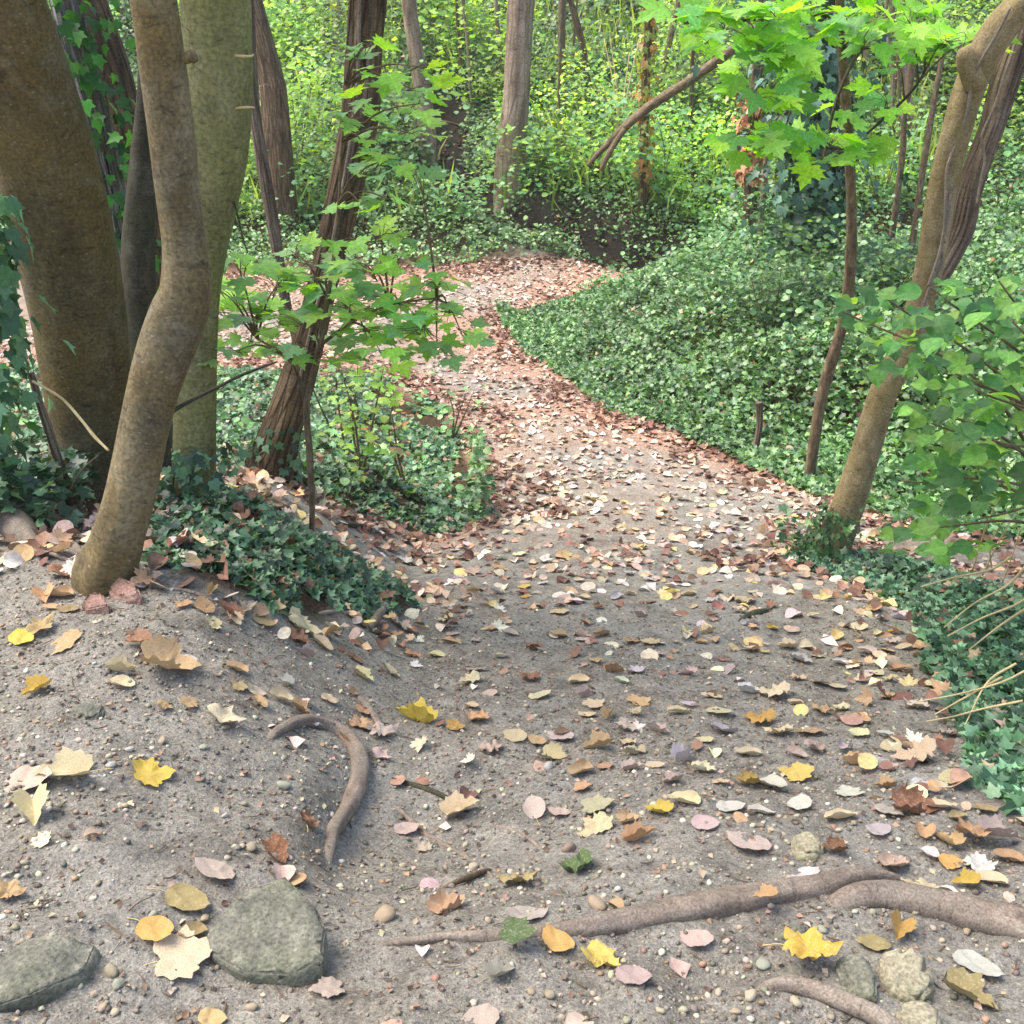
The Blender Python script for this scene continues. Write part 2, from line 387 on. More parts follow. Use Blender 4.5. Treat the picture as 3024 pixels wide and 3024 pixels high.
M_SHAGGY = bark('shaggy_grey_bark', [S(84, 78, 72), S(140, 134, 128), S(182, 178, 174)], .12, 18, .6, 1.0, None, 0, .02)
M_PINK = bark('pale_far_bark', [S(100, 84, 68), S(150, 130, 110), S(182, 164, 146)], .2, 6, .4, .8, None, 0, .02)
M_DARK = bark('dark_bark', [S(40, 36, 28), S(66, 58, 46), S(92, 82, 64)], .3, 10, 0, .5, S(58, 62, 40), .5, .01)
M_ROOT = bark('worn_root_bark', [S(92, 78, 66), S(136, 120, 105), S(172, 158, 140)], .35, 26, 0, .9, S(120, 110, 98), .5, .008)
M_TWIG = bark('twig_bark', [S(70, 56, 40), S(110, 92, 70), S(150, 132, 106)], .3, 40, 0, .4)
M_STRAW = bark('dry_straw', [S(170, 146, 98), S(206, 184, 134), S(224, 206, 160)], .1, 60, 0, .2)

def ground_mat():
    m, t, b, out = newmat('soil')
    z = nd(t, 'Attribute', attribute_name='zone').outputs['Color']
    sp = nd(t, 'SeparateColor'); t.links.new(z, sp.inputs[0])
    g = nd(t, 'NewGeometry').outputs['Position']
    big = noise(t, g, 1.6, 4, .6); med = noise(t, g, 11, 5, .62); fine = noise(t, g, 70, 5, .72); grit = noise(t, g, 210, 3, .65)
    soil = ramp(t, med, [(.25, S(106, 99, 88)), (.5, S(139, 131, 118)), (.78, S(168, 160, 146))])
    soil = mix(t, ramp(t, big, [(.35, 0.0), (.7, .65)]), soil, S(149, 145, 136))
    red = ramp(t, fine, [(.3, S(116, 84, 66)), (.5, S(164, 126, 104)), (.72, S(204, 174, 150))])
    hum = ramp(t, fine, [(.3, S(36, 28, 18)), (.7, S(86, 64, 42))])
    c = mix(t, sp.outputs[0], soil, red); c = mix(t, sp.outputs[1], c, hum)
    c = mix(t, sp.outputs[2], c, mix(t, ramp(t, fine, [(.4, 0.0), (.7, 1.0)]), S(22, 18, 15), S(62, 50, 42)))
    c = mix(t, 1.0, c, ramp(t, fine, [(.3, .38), (.44, .82), (.56, 1.0), (.7, 1.45)]), 'MULTIPLY')
    c = mix(t, 1.0, c, ramp(t, grit, [(.3, .6), (.5, 1.0), (.68, 1.35)]), 'MULTIPLY')
    dk = noise(t, g, 5, 5, .7, .5); c = mix(t, 1.0, c, ramp(t, dk, [(.34, .66), (.47, 1.0)]), 'MULTIPLY')
    vo = nd(t, 'TexVoronoi'); vo.inputs['Scale'].default_value = 95; t.links.new(g, vo.inputs['Vector'])
    sel = mix(t, ramp(t, noise(t, g, 30, 2), [(.5, 0.0), (.66, 1.0)]), (0, 0, 0), ramp(t, vo.outputs['Distance'], [(.16, 1.0), (.3, 0.0)]))
    c = mix(t, mix(t, .6, (0, 0, 0), sel), c, S(176, 164, 142))
    t.links.new(c, b.inputs['Base Color']); b.inputs['Roughness'].default_value = .9; b.inputs['Specular IOR Level'].default_value = .2
    n = bump(t, med, .5, .03); n = bump(t, fine, 1.0, .012, n); n = bump(t, sel, .6, .004, n); n = bump(t, grit, .5, .003, n)
    t.links.new(n, b.inputs['Normal']); return m
M_SOIL = ground_mat()

def stone_mat(name, cols, moss=None, amt=.5):
    m, t, b, out = newmat(name)
    tc = nd(t, 'TexCoord').outputs['Object']
    n1 = noise(t, tc, 14, 6, .65); n2 = noise(t, tc, 6, 4, .6); n3 = noise(t, tc, 130, 3, .6)
    c = ramp(t, n1, [(.3, cols[0]), (.5, cols[1]), (.72, cols[2])])
    if moss: c = mix(t, ramp(t, n2, [(.5-.3*amt, 0.0), (.5+.3*(1-amt)+.05, .85)]), c, moss)
    c = mix(t, 1.0, c, ramp(t, n3, [(.3, .55), (.65, 1.25)]), 'MULTIPLY')
    c = mix(t, ramp(t, noise(t, tc, 30, 5, .7), [(.6, 0.0), (.7, .5)]), c, S(170, 164, 146))
    t.links.new(c, b.inputs['Base Color']); b.inputs['Roughness'].default_value = .88; b.inputs['Specular IOR Level'].default_value = .25
    t.links.new(bump(t, n3, .6, .004, bump(t, n1, .8, .015)), b.inputs['Normal']); return m
M_MOSSROCK = stone_mat('mossy_stone', [S(80, 79, 70), S(114, 111, 98), S(156, 151, 134)], S(94, 95, 74), .45)
M_STONE = stone_mat('limestone', [S(120, 112, 92), S(154, 144, 120), S(186, 176, 150)], S(110, 112, 80), .35)
M_SLAB = stone_mat('grey_slab', [S(128, 128, 128), S(152, 150, 148), S(170, 168, 164)])
M_REDSTONE = stone_mat('reddish_stone', [S(104, 76, 66), S(136, 106, 94), S(150, 124, 110)])
def pebble_mat():
    m, t, b, out = newmat('pebble_stone')
    a = nd(t, 'Attribute', attribute_name='tint').outputs['Color']; g = nd(t, 'NewGeometry').outputs['Position']
    c = mix(t, 1.0, a, ramp(t, noise(t, g, 220, 3), [(.3, .75), (.7, 1.1)]), 'MULTIPLY')
    t.links.new(c, b.inputs['Base Color']); b.inputs['Roughness'].default_value = .7; return m
M_GRAVEL = pebble_mat()
def pebble_obj_mat():
    m, t, b, out = newmat('single_pebble')
    tc = nd(t, 'TexCoord').outputs['Object']
    c = mix(t, 1.0, nd(t, 'ObjectInfo').outputs['Color'], ramp(t, noise(t, tc, 150, 4), [(.3, .7), (.7, 1.1)]), 'MULTIPLY')
    t.links.new(c, b.inputs['Base Color']); b.inputs['Roughness'].default_value = .7
    t.links.new(bump(t, noise(t, tc, 120, 4), .4, .002), b.inputs['Normal']); return m
M_PEBBLE = pebble_obj_mat()

# ------------------------------------------------------------------ ground: one sheet
def lines(spec):
    out = [spec[0][0]]
    for a, b, st0, st1 in spec:
        x = a
        while x < b:
            t = (x-a)/(b-a); x += st0*(1-t)+st1*t; out.append(min(x, b))
    return np.unique(np.round(out, 5))
gy = lines([(-14, .6, 1.2, .1), (.6, 4.6, .016, .024), (4.6, 9, .024, .07), (9, 22, .08, .2), (22, 90, .3, 3)])
gx = lines([(-60, -9, 4, .5), (-9, -3, .5, .06), (-3, -1.6, .05, .022), (-1.6, 1.9, .018, .018), (1.9, 3.2, .022, .05), (3.2, 9, .06, .5), (9, 60, .5, 4)])
X, Y = np.meshgrid(gx, gy); Z = H(X, Y)
ix = np.arange(X.size).reshape(X.shape)
F = np.stack([ix[:-1, :-1], ix[:-1, 1:], ix[1:, 1:], ix[1:, :-1]], -1).reshape(-1, 4)
vg = veg(X, Y).astype(float)
def blur(a, k):
    for ax in (0, 1):
        p = np.pad(a, [(k, k) if i == ax else (0, 0) for i in (0, 1)], mode='edge'); c = np.cumsum(p, ax)
        a = (np.take(c, np.arange(2*k, c.shape[ax]), ax)-np.concatenate([np.zeros_like(np.take(c, [0], ax)), np.take(c, np.arange(0, c.shape[ax]-2*k-1), ax)], ax))/(2*k+1)
    return a
vgb = blur(vg, 6); edge = blur(vg, 14)
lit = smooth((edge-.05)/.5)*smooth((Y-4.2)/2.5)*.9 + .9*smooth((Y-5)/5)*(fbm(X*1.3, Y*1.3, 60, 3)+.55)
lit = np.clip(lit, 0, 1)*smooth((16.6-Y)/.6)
wet = np.clip(1.7*np.exp(-(seg_dist(X, Y, GUL)/.6)**2)*smooth((Y-14.5)/1), 0, 1)
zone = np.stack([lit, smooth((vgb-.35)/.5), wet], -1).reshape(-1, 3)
g = mk('ground', np.stack([X, Y, Z], -1).reshape(-1, 3), [F], M_SOIL, attrs={'zone': zone}); tag(g, kind='structure')

# ------------------------------------------------------------------ trees
GRP_BG = 'trees on the far slope'
def tree(name, rows, mat, label, cat='tree', group=None, seg=28, amp=.10, ridge=0, flare=.35, sink=.25, freq=2.0, crown=None, rings=None, base=None, ground=False):
    """rows from base to top (px, py, depth, width px)"""
    if ground: dY = G(*rows[0][:2])[1]-rows[0][2]; rows = [(p, q, Y+dY, w_) for p, q, Y, w_ in rows]
    c, r = pxpath(rows)
    z = float(H0(c[0][0], c[0][1])) if base is None else base
    b = np.array([c[0][0], c[0][1], z])
    c0 = c[0].copy(); c0[2] = min(c0[2], z)-sink
    c = np.vstack([c0, c]); r = np.concatenate([[r[0]*1.15], r])
    rt = root(name, b, label, cat, group)
    sd = abs(hash(label)) % 97 if False else sum(map(ord, label)) % 97
    MB().tube(c, r, seg, rings or len(rows)*9, amp, freq, sd, ridge, flare).build('trunk', mat, rt, b)
    if crown:
        crown_leaves(rt, b, c[-1], *crown, seed=sd, mat=mat, r0=r[-1])
    return rt, b, c, r
def crown_leaves(rt, b, top, up, rad, n, size, seed=0, mat=None, r0=.05, dx=0, dy=0):
    r = np.random.default_rng(seed)
    ctr = top + np.array([dx, dy, up])
    lm = MB()
    lm.tube([top, (top*2+ctr)/3+[0, 0, .1], ctr], [r0, r0*.8, r0*.4], 10, 8, .1)
    k = 26
    d = r.normal(0, 1, (k, 3)); d /= np.linalg.norm(d, axis=1)[:, None]
    tips = ctr + d*rad*r.uniform(.45, 1, (k, 1))*np.array([1, 1, .6])
    for q in tips[:12]:
        s0 = top + (ctr-top)*r.uniform(.2, .95); lm.tube([s0, (s0+q)/2+[0, 0, .15], q], [r0*.4, r0*.25, .01], 6, 6)
    lm.build('limbs', mat or M_DARK, rt, b)
    i = r.integers(0, k, n); pos = tips[i] + r.normal(0, rad*.2, (n, 3))*np.array([1, 1, .55])
    R = frames(tilt_normals(n, .55, r), rand_head(n, r))
    leafmesh('crown', [('quad', pos, R, r.uniform(.7, 1.3, n)*size, palette([(62, 96, 34), (78, 116, 44), (50, 84, 32)], n, r))], M_GREEN, rt, b)

tree('broad_tree', [(290, 1535, 4.5, 250), (284, 1400, 4.5, 236), (262, 1150, 4.48, 250), (232, 930, 4.45, 272), (196, 740, 4.4, 288), (118, 420, 4.3, 296), (0, 60, 4.15, 290), (-120, -330, 4.0, 280), (-250, -900, 3.8, 250)],
     M_SMOOTH, 'widest smooth brown trunk, leaning left, at the left edge behind the slimmer front trunk', seg=44, amp=.035, flare=.35, crown=(2.6, 2.0, 1500, .17))
tree('slender_tree', [(318, 1712, 3.35, 132), (345, 1610, 3.35, 124), (388, 1455, 3.36, 132), (436, 1220, 3.4, 142), (478, 1065, 3.42, 158), (522, 940, 3.45, 166), (548, 860, 3.45, 152), (545, 740, 3.45, 132), (532, 640, 3.45, 130), (508, 430, 3.42, 136), (482, 220, 3.4, 138), (452, 0, 3.36, 136), (400, -300, 3.3, 150), (340, -800, 3.2, 130)],
     M_FRONT, 'crooked grey-brown trunk in front of the others, bulging at its bend, rooted in bare soil', ground=True, seg=36, amp=.06, flare=.4, crown=None)
tree('forked_tree', [(568, 1600, 4.25, 138), (572, 1400, 4.25, 122), (575, 1200, 4.25, 122), (580, 1000, 4.22, 120), (592, 830, 4.2, 120), (615, 640, 4.15, 150), (640, 450, 4.1, 182), (648, 250, 4.05, 196), (638, 0, 4.0, 206), (620, -300, 3.9, 230), (600, -800, 3.8, 200)],
     M_OLIVE, 'olive green mossy trunk behind the crooked front trunk, with a small broken twig', seg=40, amp=.03, flare=.35, crown=None)
tree('shaded_tree', [(440, 1330, 5.5, 130), (425, 1100, 5.5, 118), (412, 900, 5.5, 104), (410, 700, 5.5, 92), (425, 480, 5.5, 84), (445, 250, 5.5, 80), (460, -100, 5.5, 76), (470, -500, 5.5, 70)],
     M_DARK, 'dark shaded trunk seen in the gap between the widest trunk and the front trunk', crown=None)
sh, shb, shc, shr = tree('shaggy_tree', [(480, 1330, 5.9, 90), (430, 1100, 5.9, 84), (385, 880, 5.9, 80), (340, 640, 5.9, 82), (290, 420, 5.9, 84), (240, 220, 5.9, 86), (190, 0, 5.9, 86), (120, -300, 5.9, 80)],
     M_SHAGGY, 'grey shaggy-barked trunk leaning left behind the widest trunk', ridge=.08, amp=.12)
mb = MB()
r_ = random.Random(3)
for k in range(60):       # lifting strips of bark
    t = r_.uniform(.25, .95); a = r_.uniform(math.pi*1.0, math.pi*2.0); i = t*(len(shc)-2); j = int(i); u = i-j
    c0 = shc[j]*(1-u)+shc[j+1]*u; rr = shr[j]*1.06
    ax = shc[j+1]-shc[j]; ax = ax/np.linalg.norm(ax); off = np.array([math.cos(a), math.sin(a), 0])*rr
    L = r_.uniform(.12, .3); mb.tube([c0+off, c0+off*1.12+ax*L*.5, c0+off*1.2+ax*L], [.006, .008, .003], 5, 6, flat=.5)
mb.build('bark_strips', M_SHAGGY, sh, shb)
tree('creeper_tree', [(520, 1300, 6.4, 110), (470, 900, 6.4, 108), (420, 600, 6.4, 106), (375, 390, 6.4, 108), (318, 190, 6.4, 112), (250, 0, 6.4, 116), (160, -250, 6.4, 110)],
     M_ROUGH, 'brown trunk laced with pale creeper stems, upper left behind the shaggy trunk', amp=.1, ridge=.05)
tm, tmb, tmc, tmr = tree('leaning_tree', [(800, 1395, 5.5, 125), (822, 1300, 5.5, 106), (870, 1150, 5.5, 98), (915, 1000, 5.5, 86), (957, 830, 5.5, 82), (1005, 630, 5.5, 88), (1045, 450, 5.48, 96), (1066, 300, 5.46, 102), (1076, 130, 5.44, 98), (1086, 0, 5.4, 102), (1100, -300, 5.3, 98), (1120, -800, 5.2, 90)],
     M_ROUGH, 'furrowed brown trunk leaning right above the ivy, left of the path', seg=32, amp=.08, ridge=.07, flare=.2, crown=None)
tree('peeling_sapling', [(880, 1020, 9.2, 28), (850, 930, 9.2, 30), (828, 800, 9.2, 31), (802, 640, 9.2, 33), (775, 480, 9.2, 35), (752, 330, 9.2, 34), (740, 150, 9.2, 32), (730, -60, 9.2, 30)],
     M_VINY, 'thin trunk with peeling bark right of the olive trunk, in front of the far path', 'sapling', seg=14, ridge=.08, flare=.1)
# right-hand tree with its second limb
tr_, trb, trc, trr = tree('right_tree'.replace('right_', 'curved_'), [(2446, 1640, 6.2, 92), (2474, 1570, 6.2, 88), (2512, 1470, 6.2, 90), (2558, 1330, 6.2, 84), (2606, 1170, 6.2, 84), (2656, 1060, 6.2, 84), (2700, 960, 6.2, 82), (2746, 783, 6.15, 80), (2780, 574, 6.1, 86), (2828, 375, 6.0, 86), (2872, 235, 5.95, 92), (2935, 110, 5.9, 102), (3020, 10, 5.85, 98), (3160, -140, 5.8, 110), (3300, -350, 5.7, 100)],
     M_RIGHT, 'tan trunk leaning right from ivy on the right side of the path', ground=True, seg=30, amp=.05, flare=.3, crown=None)
c, r = pxpath([(p, q, Y_-.565, w_) for p, q, Y_, w_ in [(2745, 860, 6.35, 50), (2795, 775, 6.4, 60), (2838, 678, 6.42, 68), (2862, 574, 6.42, 66), (2895, 470, 6.42, 66), (2934, 365, 6.4, 66), (2968, 250, 6.4, 74), (3000, 157, 6.4, 72), (3050, 0, 6.4, 70), (3120, -200, 6.4, 66)]])
o = MB().tube(c, r, 24, 60, .1, 2, 4, .09).build('limb', M_VINY, tr_, trb); o['label'] = 'twisted darker limb wrapped in old vines'
c, r = pxpath(nearer([(2880, 260, 5.9, 60), (2862, 200, 5.88, 62), (2852, 160, 5.86, 52), (2846, 140, 5.86, 30)], .565))
MB().tube(c, r, 14, 14, .2, 3, 8).build('broken_stub', M_RIGHT, tr_, trb)

# far trunks
FAR = [
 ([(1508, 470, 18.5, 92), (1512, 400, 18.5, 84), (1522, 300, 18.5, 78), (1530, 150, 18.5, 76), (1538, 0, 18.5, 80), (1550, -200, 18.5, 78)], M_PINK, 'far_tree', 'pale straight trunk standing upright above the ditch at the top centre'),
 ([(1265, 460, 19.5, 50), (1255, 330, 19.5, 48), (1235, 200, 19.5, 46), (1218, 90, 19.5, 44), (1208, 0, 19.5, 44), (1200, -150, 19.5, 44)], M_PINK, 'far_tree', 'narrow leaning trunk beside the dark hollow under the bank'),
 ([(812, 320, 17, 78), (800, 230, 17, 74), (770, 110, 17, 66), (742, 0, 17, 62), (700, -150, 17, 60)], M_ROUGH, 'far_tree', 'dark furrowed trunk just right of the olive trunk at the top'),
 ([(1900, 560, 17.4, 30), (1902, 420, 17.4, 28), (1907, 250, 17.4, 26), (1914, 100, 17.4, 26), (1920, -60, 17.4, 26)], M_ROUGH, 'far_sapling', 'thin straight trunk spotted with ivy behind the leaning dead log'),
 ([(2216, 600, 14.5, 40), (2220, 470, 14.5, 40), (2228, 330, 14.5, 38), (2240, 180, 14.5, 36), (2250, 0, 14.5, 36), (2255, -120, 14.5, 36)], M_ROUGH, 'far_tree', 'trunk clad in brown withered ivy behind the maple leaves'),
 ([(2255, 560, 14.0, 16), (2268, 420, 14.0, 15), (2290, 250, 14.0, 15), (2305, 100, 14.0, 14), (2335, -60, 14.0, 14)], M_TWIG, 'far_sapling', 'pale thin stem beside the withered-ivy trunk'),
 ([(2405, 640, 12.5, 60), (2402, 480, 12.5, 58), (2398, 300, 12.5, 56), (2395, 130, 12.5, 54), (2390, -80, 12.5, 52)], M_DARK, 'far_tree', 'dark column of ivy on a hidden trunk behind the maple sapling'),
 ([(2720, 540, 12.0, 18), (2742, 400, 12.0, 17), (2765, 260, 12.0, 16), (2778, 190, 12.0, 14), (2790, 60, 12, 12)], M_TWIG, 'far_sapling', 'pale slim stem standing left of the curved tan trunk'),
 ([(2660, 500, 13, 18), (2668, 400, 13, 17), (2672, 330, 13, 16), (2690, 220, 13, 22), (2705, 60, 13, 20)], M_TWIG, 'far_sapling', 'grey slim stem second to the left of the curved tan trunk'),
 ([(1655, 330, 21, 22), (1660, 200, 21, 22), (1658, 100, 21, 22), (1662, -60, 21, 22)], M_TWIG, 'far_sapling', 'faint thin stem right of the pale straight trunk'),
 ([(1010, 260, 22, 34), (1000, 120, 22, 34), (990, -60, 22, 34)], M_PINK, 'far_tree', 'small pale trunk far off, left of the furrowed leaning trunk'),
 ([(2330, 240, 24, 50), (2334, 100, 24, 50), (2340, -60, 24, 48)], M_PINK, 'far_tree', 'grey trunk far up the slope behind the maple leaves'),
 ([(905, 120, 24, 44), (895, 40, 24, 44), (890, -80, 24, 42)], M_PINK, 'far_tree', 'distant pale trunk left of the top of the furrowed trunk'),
]
for rows, m, nm, lab in FAR:
    tree(nm, rows, m, lab, 'tree' if nm == 'far_tree' else 'sapling', GRP_BG, seg=16, amp=.06, flare=.15, ridge=.04, sink=.8)
r_ = np.random.default_rng(31)
for k in range(30):
    px = r_.uniform(940, 2780); py = r_.uniform(120, 470); p = G(px, py); Yd = p[1]; wd = r_.choice([10, 13, 18, 26], p=[.35, .35, .2, .1])*18/max(Yd, 14)
    lean = r_.normal(0, .12); L = r_.uniform(300, 900); n = 5
    rows = [(px+lean*L*t+r_.normal(0, 7), py-L*t, Yd, wd*(1-.55*t)) for t in np.linspace(0, 1, n)]
    c, r = pxpath(rows); c[0] = p; b = p.copy(); c[0][2] -= .2
    tag(MB().tube(c, r, 8, 30, .1, 2, k).build('far_sapling', [M_TWIG, M_ROUGH, M_PINK][k % 3], None, b), 'thin bare stem among many like it on the leafy far slope', 'sapling', 'thin stems on the far slope')
# leaning dead log with its forked foot
c, r = pxpath([(1795, 425, 17.2, 24), (1850, 372, 17.0, 32), (1930, 306, 16.8, 35), (2020, 248, 16.6, 36), (2110, 186, 16.4, 33), (2180, 134, 16.2, 31), (2260, 75, 16.0, 28), (2320, 58, 15.9, 18)])
b = c[0]; rt = root('dead_log', b, 'grey dead trunk leaning diagonally across the slope, its foot forked', 'log')
MB().tube(c, r*.82, 14, 60, .22, 2, 5).build('trunk', M_TWIG, rt, b)
c, r = pxpath([(1850, 372, 17.0, 22), (1815, 425, 16.95, 24), (1790, 470, 16.9, 22), (1775, 505, 16.9, 16)]); MB().tube(c, r*.75, 10, 16, .1).build('branch', M_TWIG, rt, b)
c, r = pxpath([(1800, 420, 17.15, 26), (1765, 455, 17.1, 22), (1735, 490, 17.1, 14)]); MB().tube(c, r*.75, 10, 14, .1).build('branch', M_TWIG, rt, b)
c, r = pxpath([(2290, 70, 15.95, 18), (2320, 40, 15.9, 18), (2335, 0, 15.9, 18), (2345, -60, 15.9, 16)]); MB().tube(c, r*.75, 10, 12).build('branch', M_TWIG, rt, b)

# stake in the ivy
b = G(2232, 1340); c, r = pxpath([(2230, 1360, b[1], 18), (2234, 1310, b[1], 20), (2242, 1260, b[1], 19), (2243, 1205, b[1], 22), (2241, 1188, b[1], 24)])
tag(MB().tube(c, r, 12, 26, .18, 3, 2).build('stake', M_VINY, None, b), 'short broken brown stake standing in the ivy right of the path', 'stake')

# ------------------------------------------------------------------ roots
def rootline(rows, label, name='tree_root', lift=.1, seg=20, seed=1, amp=.10, mat=None, cat='root'):
    c = []; r = []
    for px, py, w in rows:
        p = G(px, py); rad = mpp(p)*w/2; p[2] = float(H(p[0], p[1]))+rad*lift; c.append(p); r.append(rad)
    c = np.array(c); c[0][2] -= r[0]*2+r[1]*(lift+.9); c[1][2] -= r[1]*.3; c[-1][2] -= r[-1]*2+r[-2]*(lift+.9); c[-2][2] -= r[-2]*.3
    return tag(MB().tube(c, r, seg, len(rows)*14, amp, 1.6, seed, lf=1.0).build(name, mat or M_ROOT, None, c[len(c)//2]), label, cat)
rootline([(770, 2200, 16), (815, 2165, 36), (900, 2138, 44), (990, 2155, 46), (1045, 2205, 48), (1066, 2270, 52), (1055, 2340, 54), (1020, 2410, 48), (985, 2470, 44), (968, 2520, 36), (960, 2550, 20)], 'thick root bent into a loop at the edge of the worn bank', lift=.4, seed=3, amp=.2)
rootline([(1010, 2778, 12), (1150, 2785, 24), (1320, 2775, 34), (1500, 2765, 44), (1680, 2750, 66), (1850, 2728, 80), (2050, 2695, 88), (2250, 2655, 86), (2400, 2622, 80), (2520, 2596, 60), (2620, 2590, 40), (2720, 2590, 16)], 'long grey-brown root lying across the path at the bottom', lift=.05, seed=5, amp=.18)
rootline([(2400, 2690, 50), (2500, 2660, 70), (2620, 2655, 92), (2760, 2690, 104), (2900, 2730, 112), (3050, 2765, 116), (3250, 2800, 110)], 'thick root running out at the lower right below the long root', lift=.3, seed=8)
rootline([(2200, 2935, 18), (2290, 2918, 44), (2400, 2935, 54), (2500, 2980, 58), (2620, 3035, 62), (2750, 3100, 60)], 'smooth tan root in the bottom right corner below the stones', lift=.4, seed=9)
rootline([(980, 1995, 14), (1040, 2040, 24), (1095, 2105, 24), (1135, 2165, 18), (1150, 2190, 10)], 'slim root sloping down just above the looped root', seed=11)
rootline([(1075, 2275, 12), (1180, 2310, 16), (1290, 2350, 16), (1380, 2400, 12), (1420, 2420, 6)], 'thin dark root trailing right from the looped root', seed=12, mat=M_DARK)
rootline([(1090, 2330, 12), (1180, 2400, 16), (1260, 2470, 18), (1370, 2530, 15), (1450, 2590, 12), (1480, 2630, 6)], 'thin brown root slanting down the worn path below the looped root', seed=13)
rootline([(1380, 2445, 8), (1480, 2450, 14), (1560, 2480, 16), (1620, 2520, 10)], 'short thin root half buried in the middle of the path', seed=14)
rootline([(1040, 1880, 14), (1090, 1862, 24), (1120, 1830, 26), (1140, 1785, 24), (1145, 1765, 12)], 'bent root at the lower tip of the ivy under the trees', seed=15, lift=1.0)
rootline([(920, 1800, 8), (980, 1808, 16), (1040, 1825, 16), (1080, 1850, 10)], 'thin root along the foot of the ivy under the trees', seed=16)
rootline([(2160, 1845, 8), (2210, 1822, 24), (2260, 1805, 26), (2310, 1795, 10)], 'dark half-buried root in the path left of the right-hand ivy', seed=17, mat=M_DARK)
rootline([(1960, 2075, 10), (2020, 2085, 24), (2090, 2090, 26), (2160, 2095, 10)], 'brown half-buried root among leaves on the right of the path', seed=18)
rootline([(960, 1545, 10), (1010, 1550, 16), (1080, 1558, 16), (1120, 1575, 8)], 'dark thin root on the bare ledge between the ivy patches', seed=19, mat=M_DARK)
rootline([(-120, 1380, 170), (-30, 1480, 150), (40, 1560, 110), (100, 1620, 60), (160, 1665, 22)], 'grey buttress root sliding in from the left edge', seed=20, mat=M_ROOT, lift=.2, seg=24)
rootline([(150, 1560, 20), (200, 1600, 26), (240, 1640, 22), (270, 1670, 8)], 'thin pale root between the grey buttress and the front trunk', seed=21)

rootline([(60, 1440, 10), (130, 1500, 16), (190, 1570, 14), (230, 1610, 6)], 'thin brown root nearest the foot of the widest trunk at left', seed=31, mat=M_DARK, lift=.6)
rootline([(20, 1640, 8), (120, 1640, 14), (220, 1665, 12), (300, 1690, 6)], 'thin root crossing in front of the grey buttress at left', seed=32, lift=.6)
rootline([(430, 1745, 8), (520, 1740, 12), (600, 1760, 12), (680, 1790, 6)], 'thin crooked root right of the front trunk foot', seed=33, lift=.6)
# ------------------------------------------------------------------ rocks
def hull(pts, bev=.006, sub=2, amp=.006, seed=0):
    import bmesh
    bm = bmesh.new()
    for p in pts: bm.verts.new(p)
    bmesh.ops.convex_hull(bm, input=bm.verts)
    loose = [v for v in bm.verts if not v.link_faces]
    bmesh.ops.delete(bm, geom=loose, context='VERTS')
    bmesh.ops.bevel(bm, geom=list(bm.edges)+list(bm.verts), offset=bev, segments=2, affect='EDGES', clamp_overlap=True)
    bmesh.ops.triangulate(bm, faces=bm.faces)
    for k in range(sub):
        bmesh.ops.subdivide_edges(bm, edges=[e for e in bm.edges if e.calc_length() > .012], cuts=1)
        bmesh.ops.triangulate(bm, faces=bm.faces)
    bmesh.ops.remove_doubles(bm, verts=bm.verts, dist=.0008)
    bm.normal_update()
    co = np.array([v.co for v in bm.verts]); no = np.array([v.normal for v in bm.verts])
    n = noise3(co[:, 0]*40, co[:, 1]*40, co[:, 2]*40, seed)+2.0*noise3(co[:, 0]*14, co[:, 1]*14, co[:, 2]*14, seed+1)
    co = co + no*(amp*n)[:, None]
    bm.verts.index_update(); F = np.array([[v.index for v in f.verts] for f in bm.faces]); bm.free()
    return co, F
def rock(px, py, w, d, h, mat, label, seed, rot=0, name='rock', n=16, top=.7, group=None, flat=.5):
    """w, d in photo px across / along the ground, h in metres above ground"""
    p = G(px, py); s = mpp(p); r = np.random.default_rng(seed)
    a = np.sort(r.uniform(0, 2*np.pi, n)); k = r.uniform(.85, 1.1, n)
    W, D = w*s/2, d*s/2
    base = np.stack([np.cos(a)*W*k, np.sin(a)*D*k, -0.04+0*a], -1)
    a2 = a[::2]+r.uniform(-.2, .2, len(a[::2])); k2 = k[::2]*r.uniform(top-.15, top+.1, len(a2))
    tp = np.stack([np.cos(a2)*W*k2, np.sin(a2)*D*k2, h*r.uniform(flat, 1, len(a2))], -1)
    V, F = hull(np.vstack([base, tp]), min(W, D)*.1, 2, min(W, D)*.035, seed)
    c, s_ = math.cos(rot), math.sin(rot); V = np.stack([V[:, 0]*c-V[:, 1]*s_, V[:, 0]*s_+V[:, 1]*c, V[:, 2]], -1)
    p[2] = float(H(p[0], p[1]))
    return tag(mk(name, V+p, [F], mat, None, p), label, 'rock', group)
# the big mossy rock: a tilted slab with a crest, outlined on the ground
def slab_rock(name, top_px, lifts, mat, label, seed, drop=.08):
    top = []
    for (px, py), l in zip(top_px, lifts):
        q = G(px, py); d = q-np.array([0, 0, CAM_H]); t = 1-l/max(.2, (CAM_H-q[2])); top.append(np.array([0, 0, CAM_H])+d*t)
    top = np.array(top); base = top.copy(); ctr = top.mean(0)
    base[:, :2] = ctr[:2]+(base[:, :2]-ctr[:2])*1.08; base[:, 2] = H(base[:, 0], base[:, 1])-drop
    loc = np.array([ctr[0], ctr[1], float(H(ctr[0], ctr[1]))])
    V, F = hull(np.vstack([top, base])-loc, .012, 3, .005, seed)
    return tag(mk(name, V+loc, [F], mat, None, loc), label, 'rock')
slab_rock('rock', [(615, 2745), (700, 2650), (845, 2582), (900, 2640), (960, 2740), (955, 2830), (860, 2880), (720, 2870), (620, 2815)], [.03, .075, .11, .12, .10, .06, .03, .025, .025], M_MOSSROCK, 'large angular mossy grey-green rock set in the soil at lower left', 1)
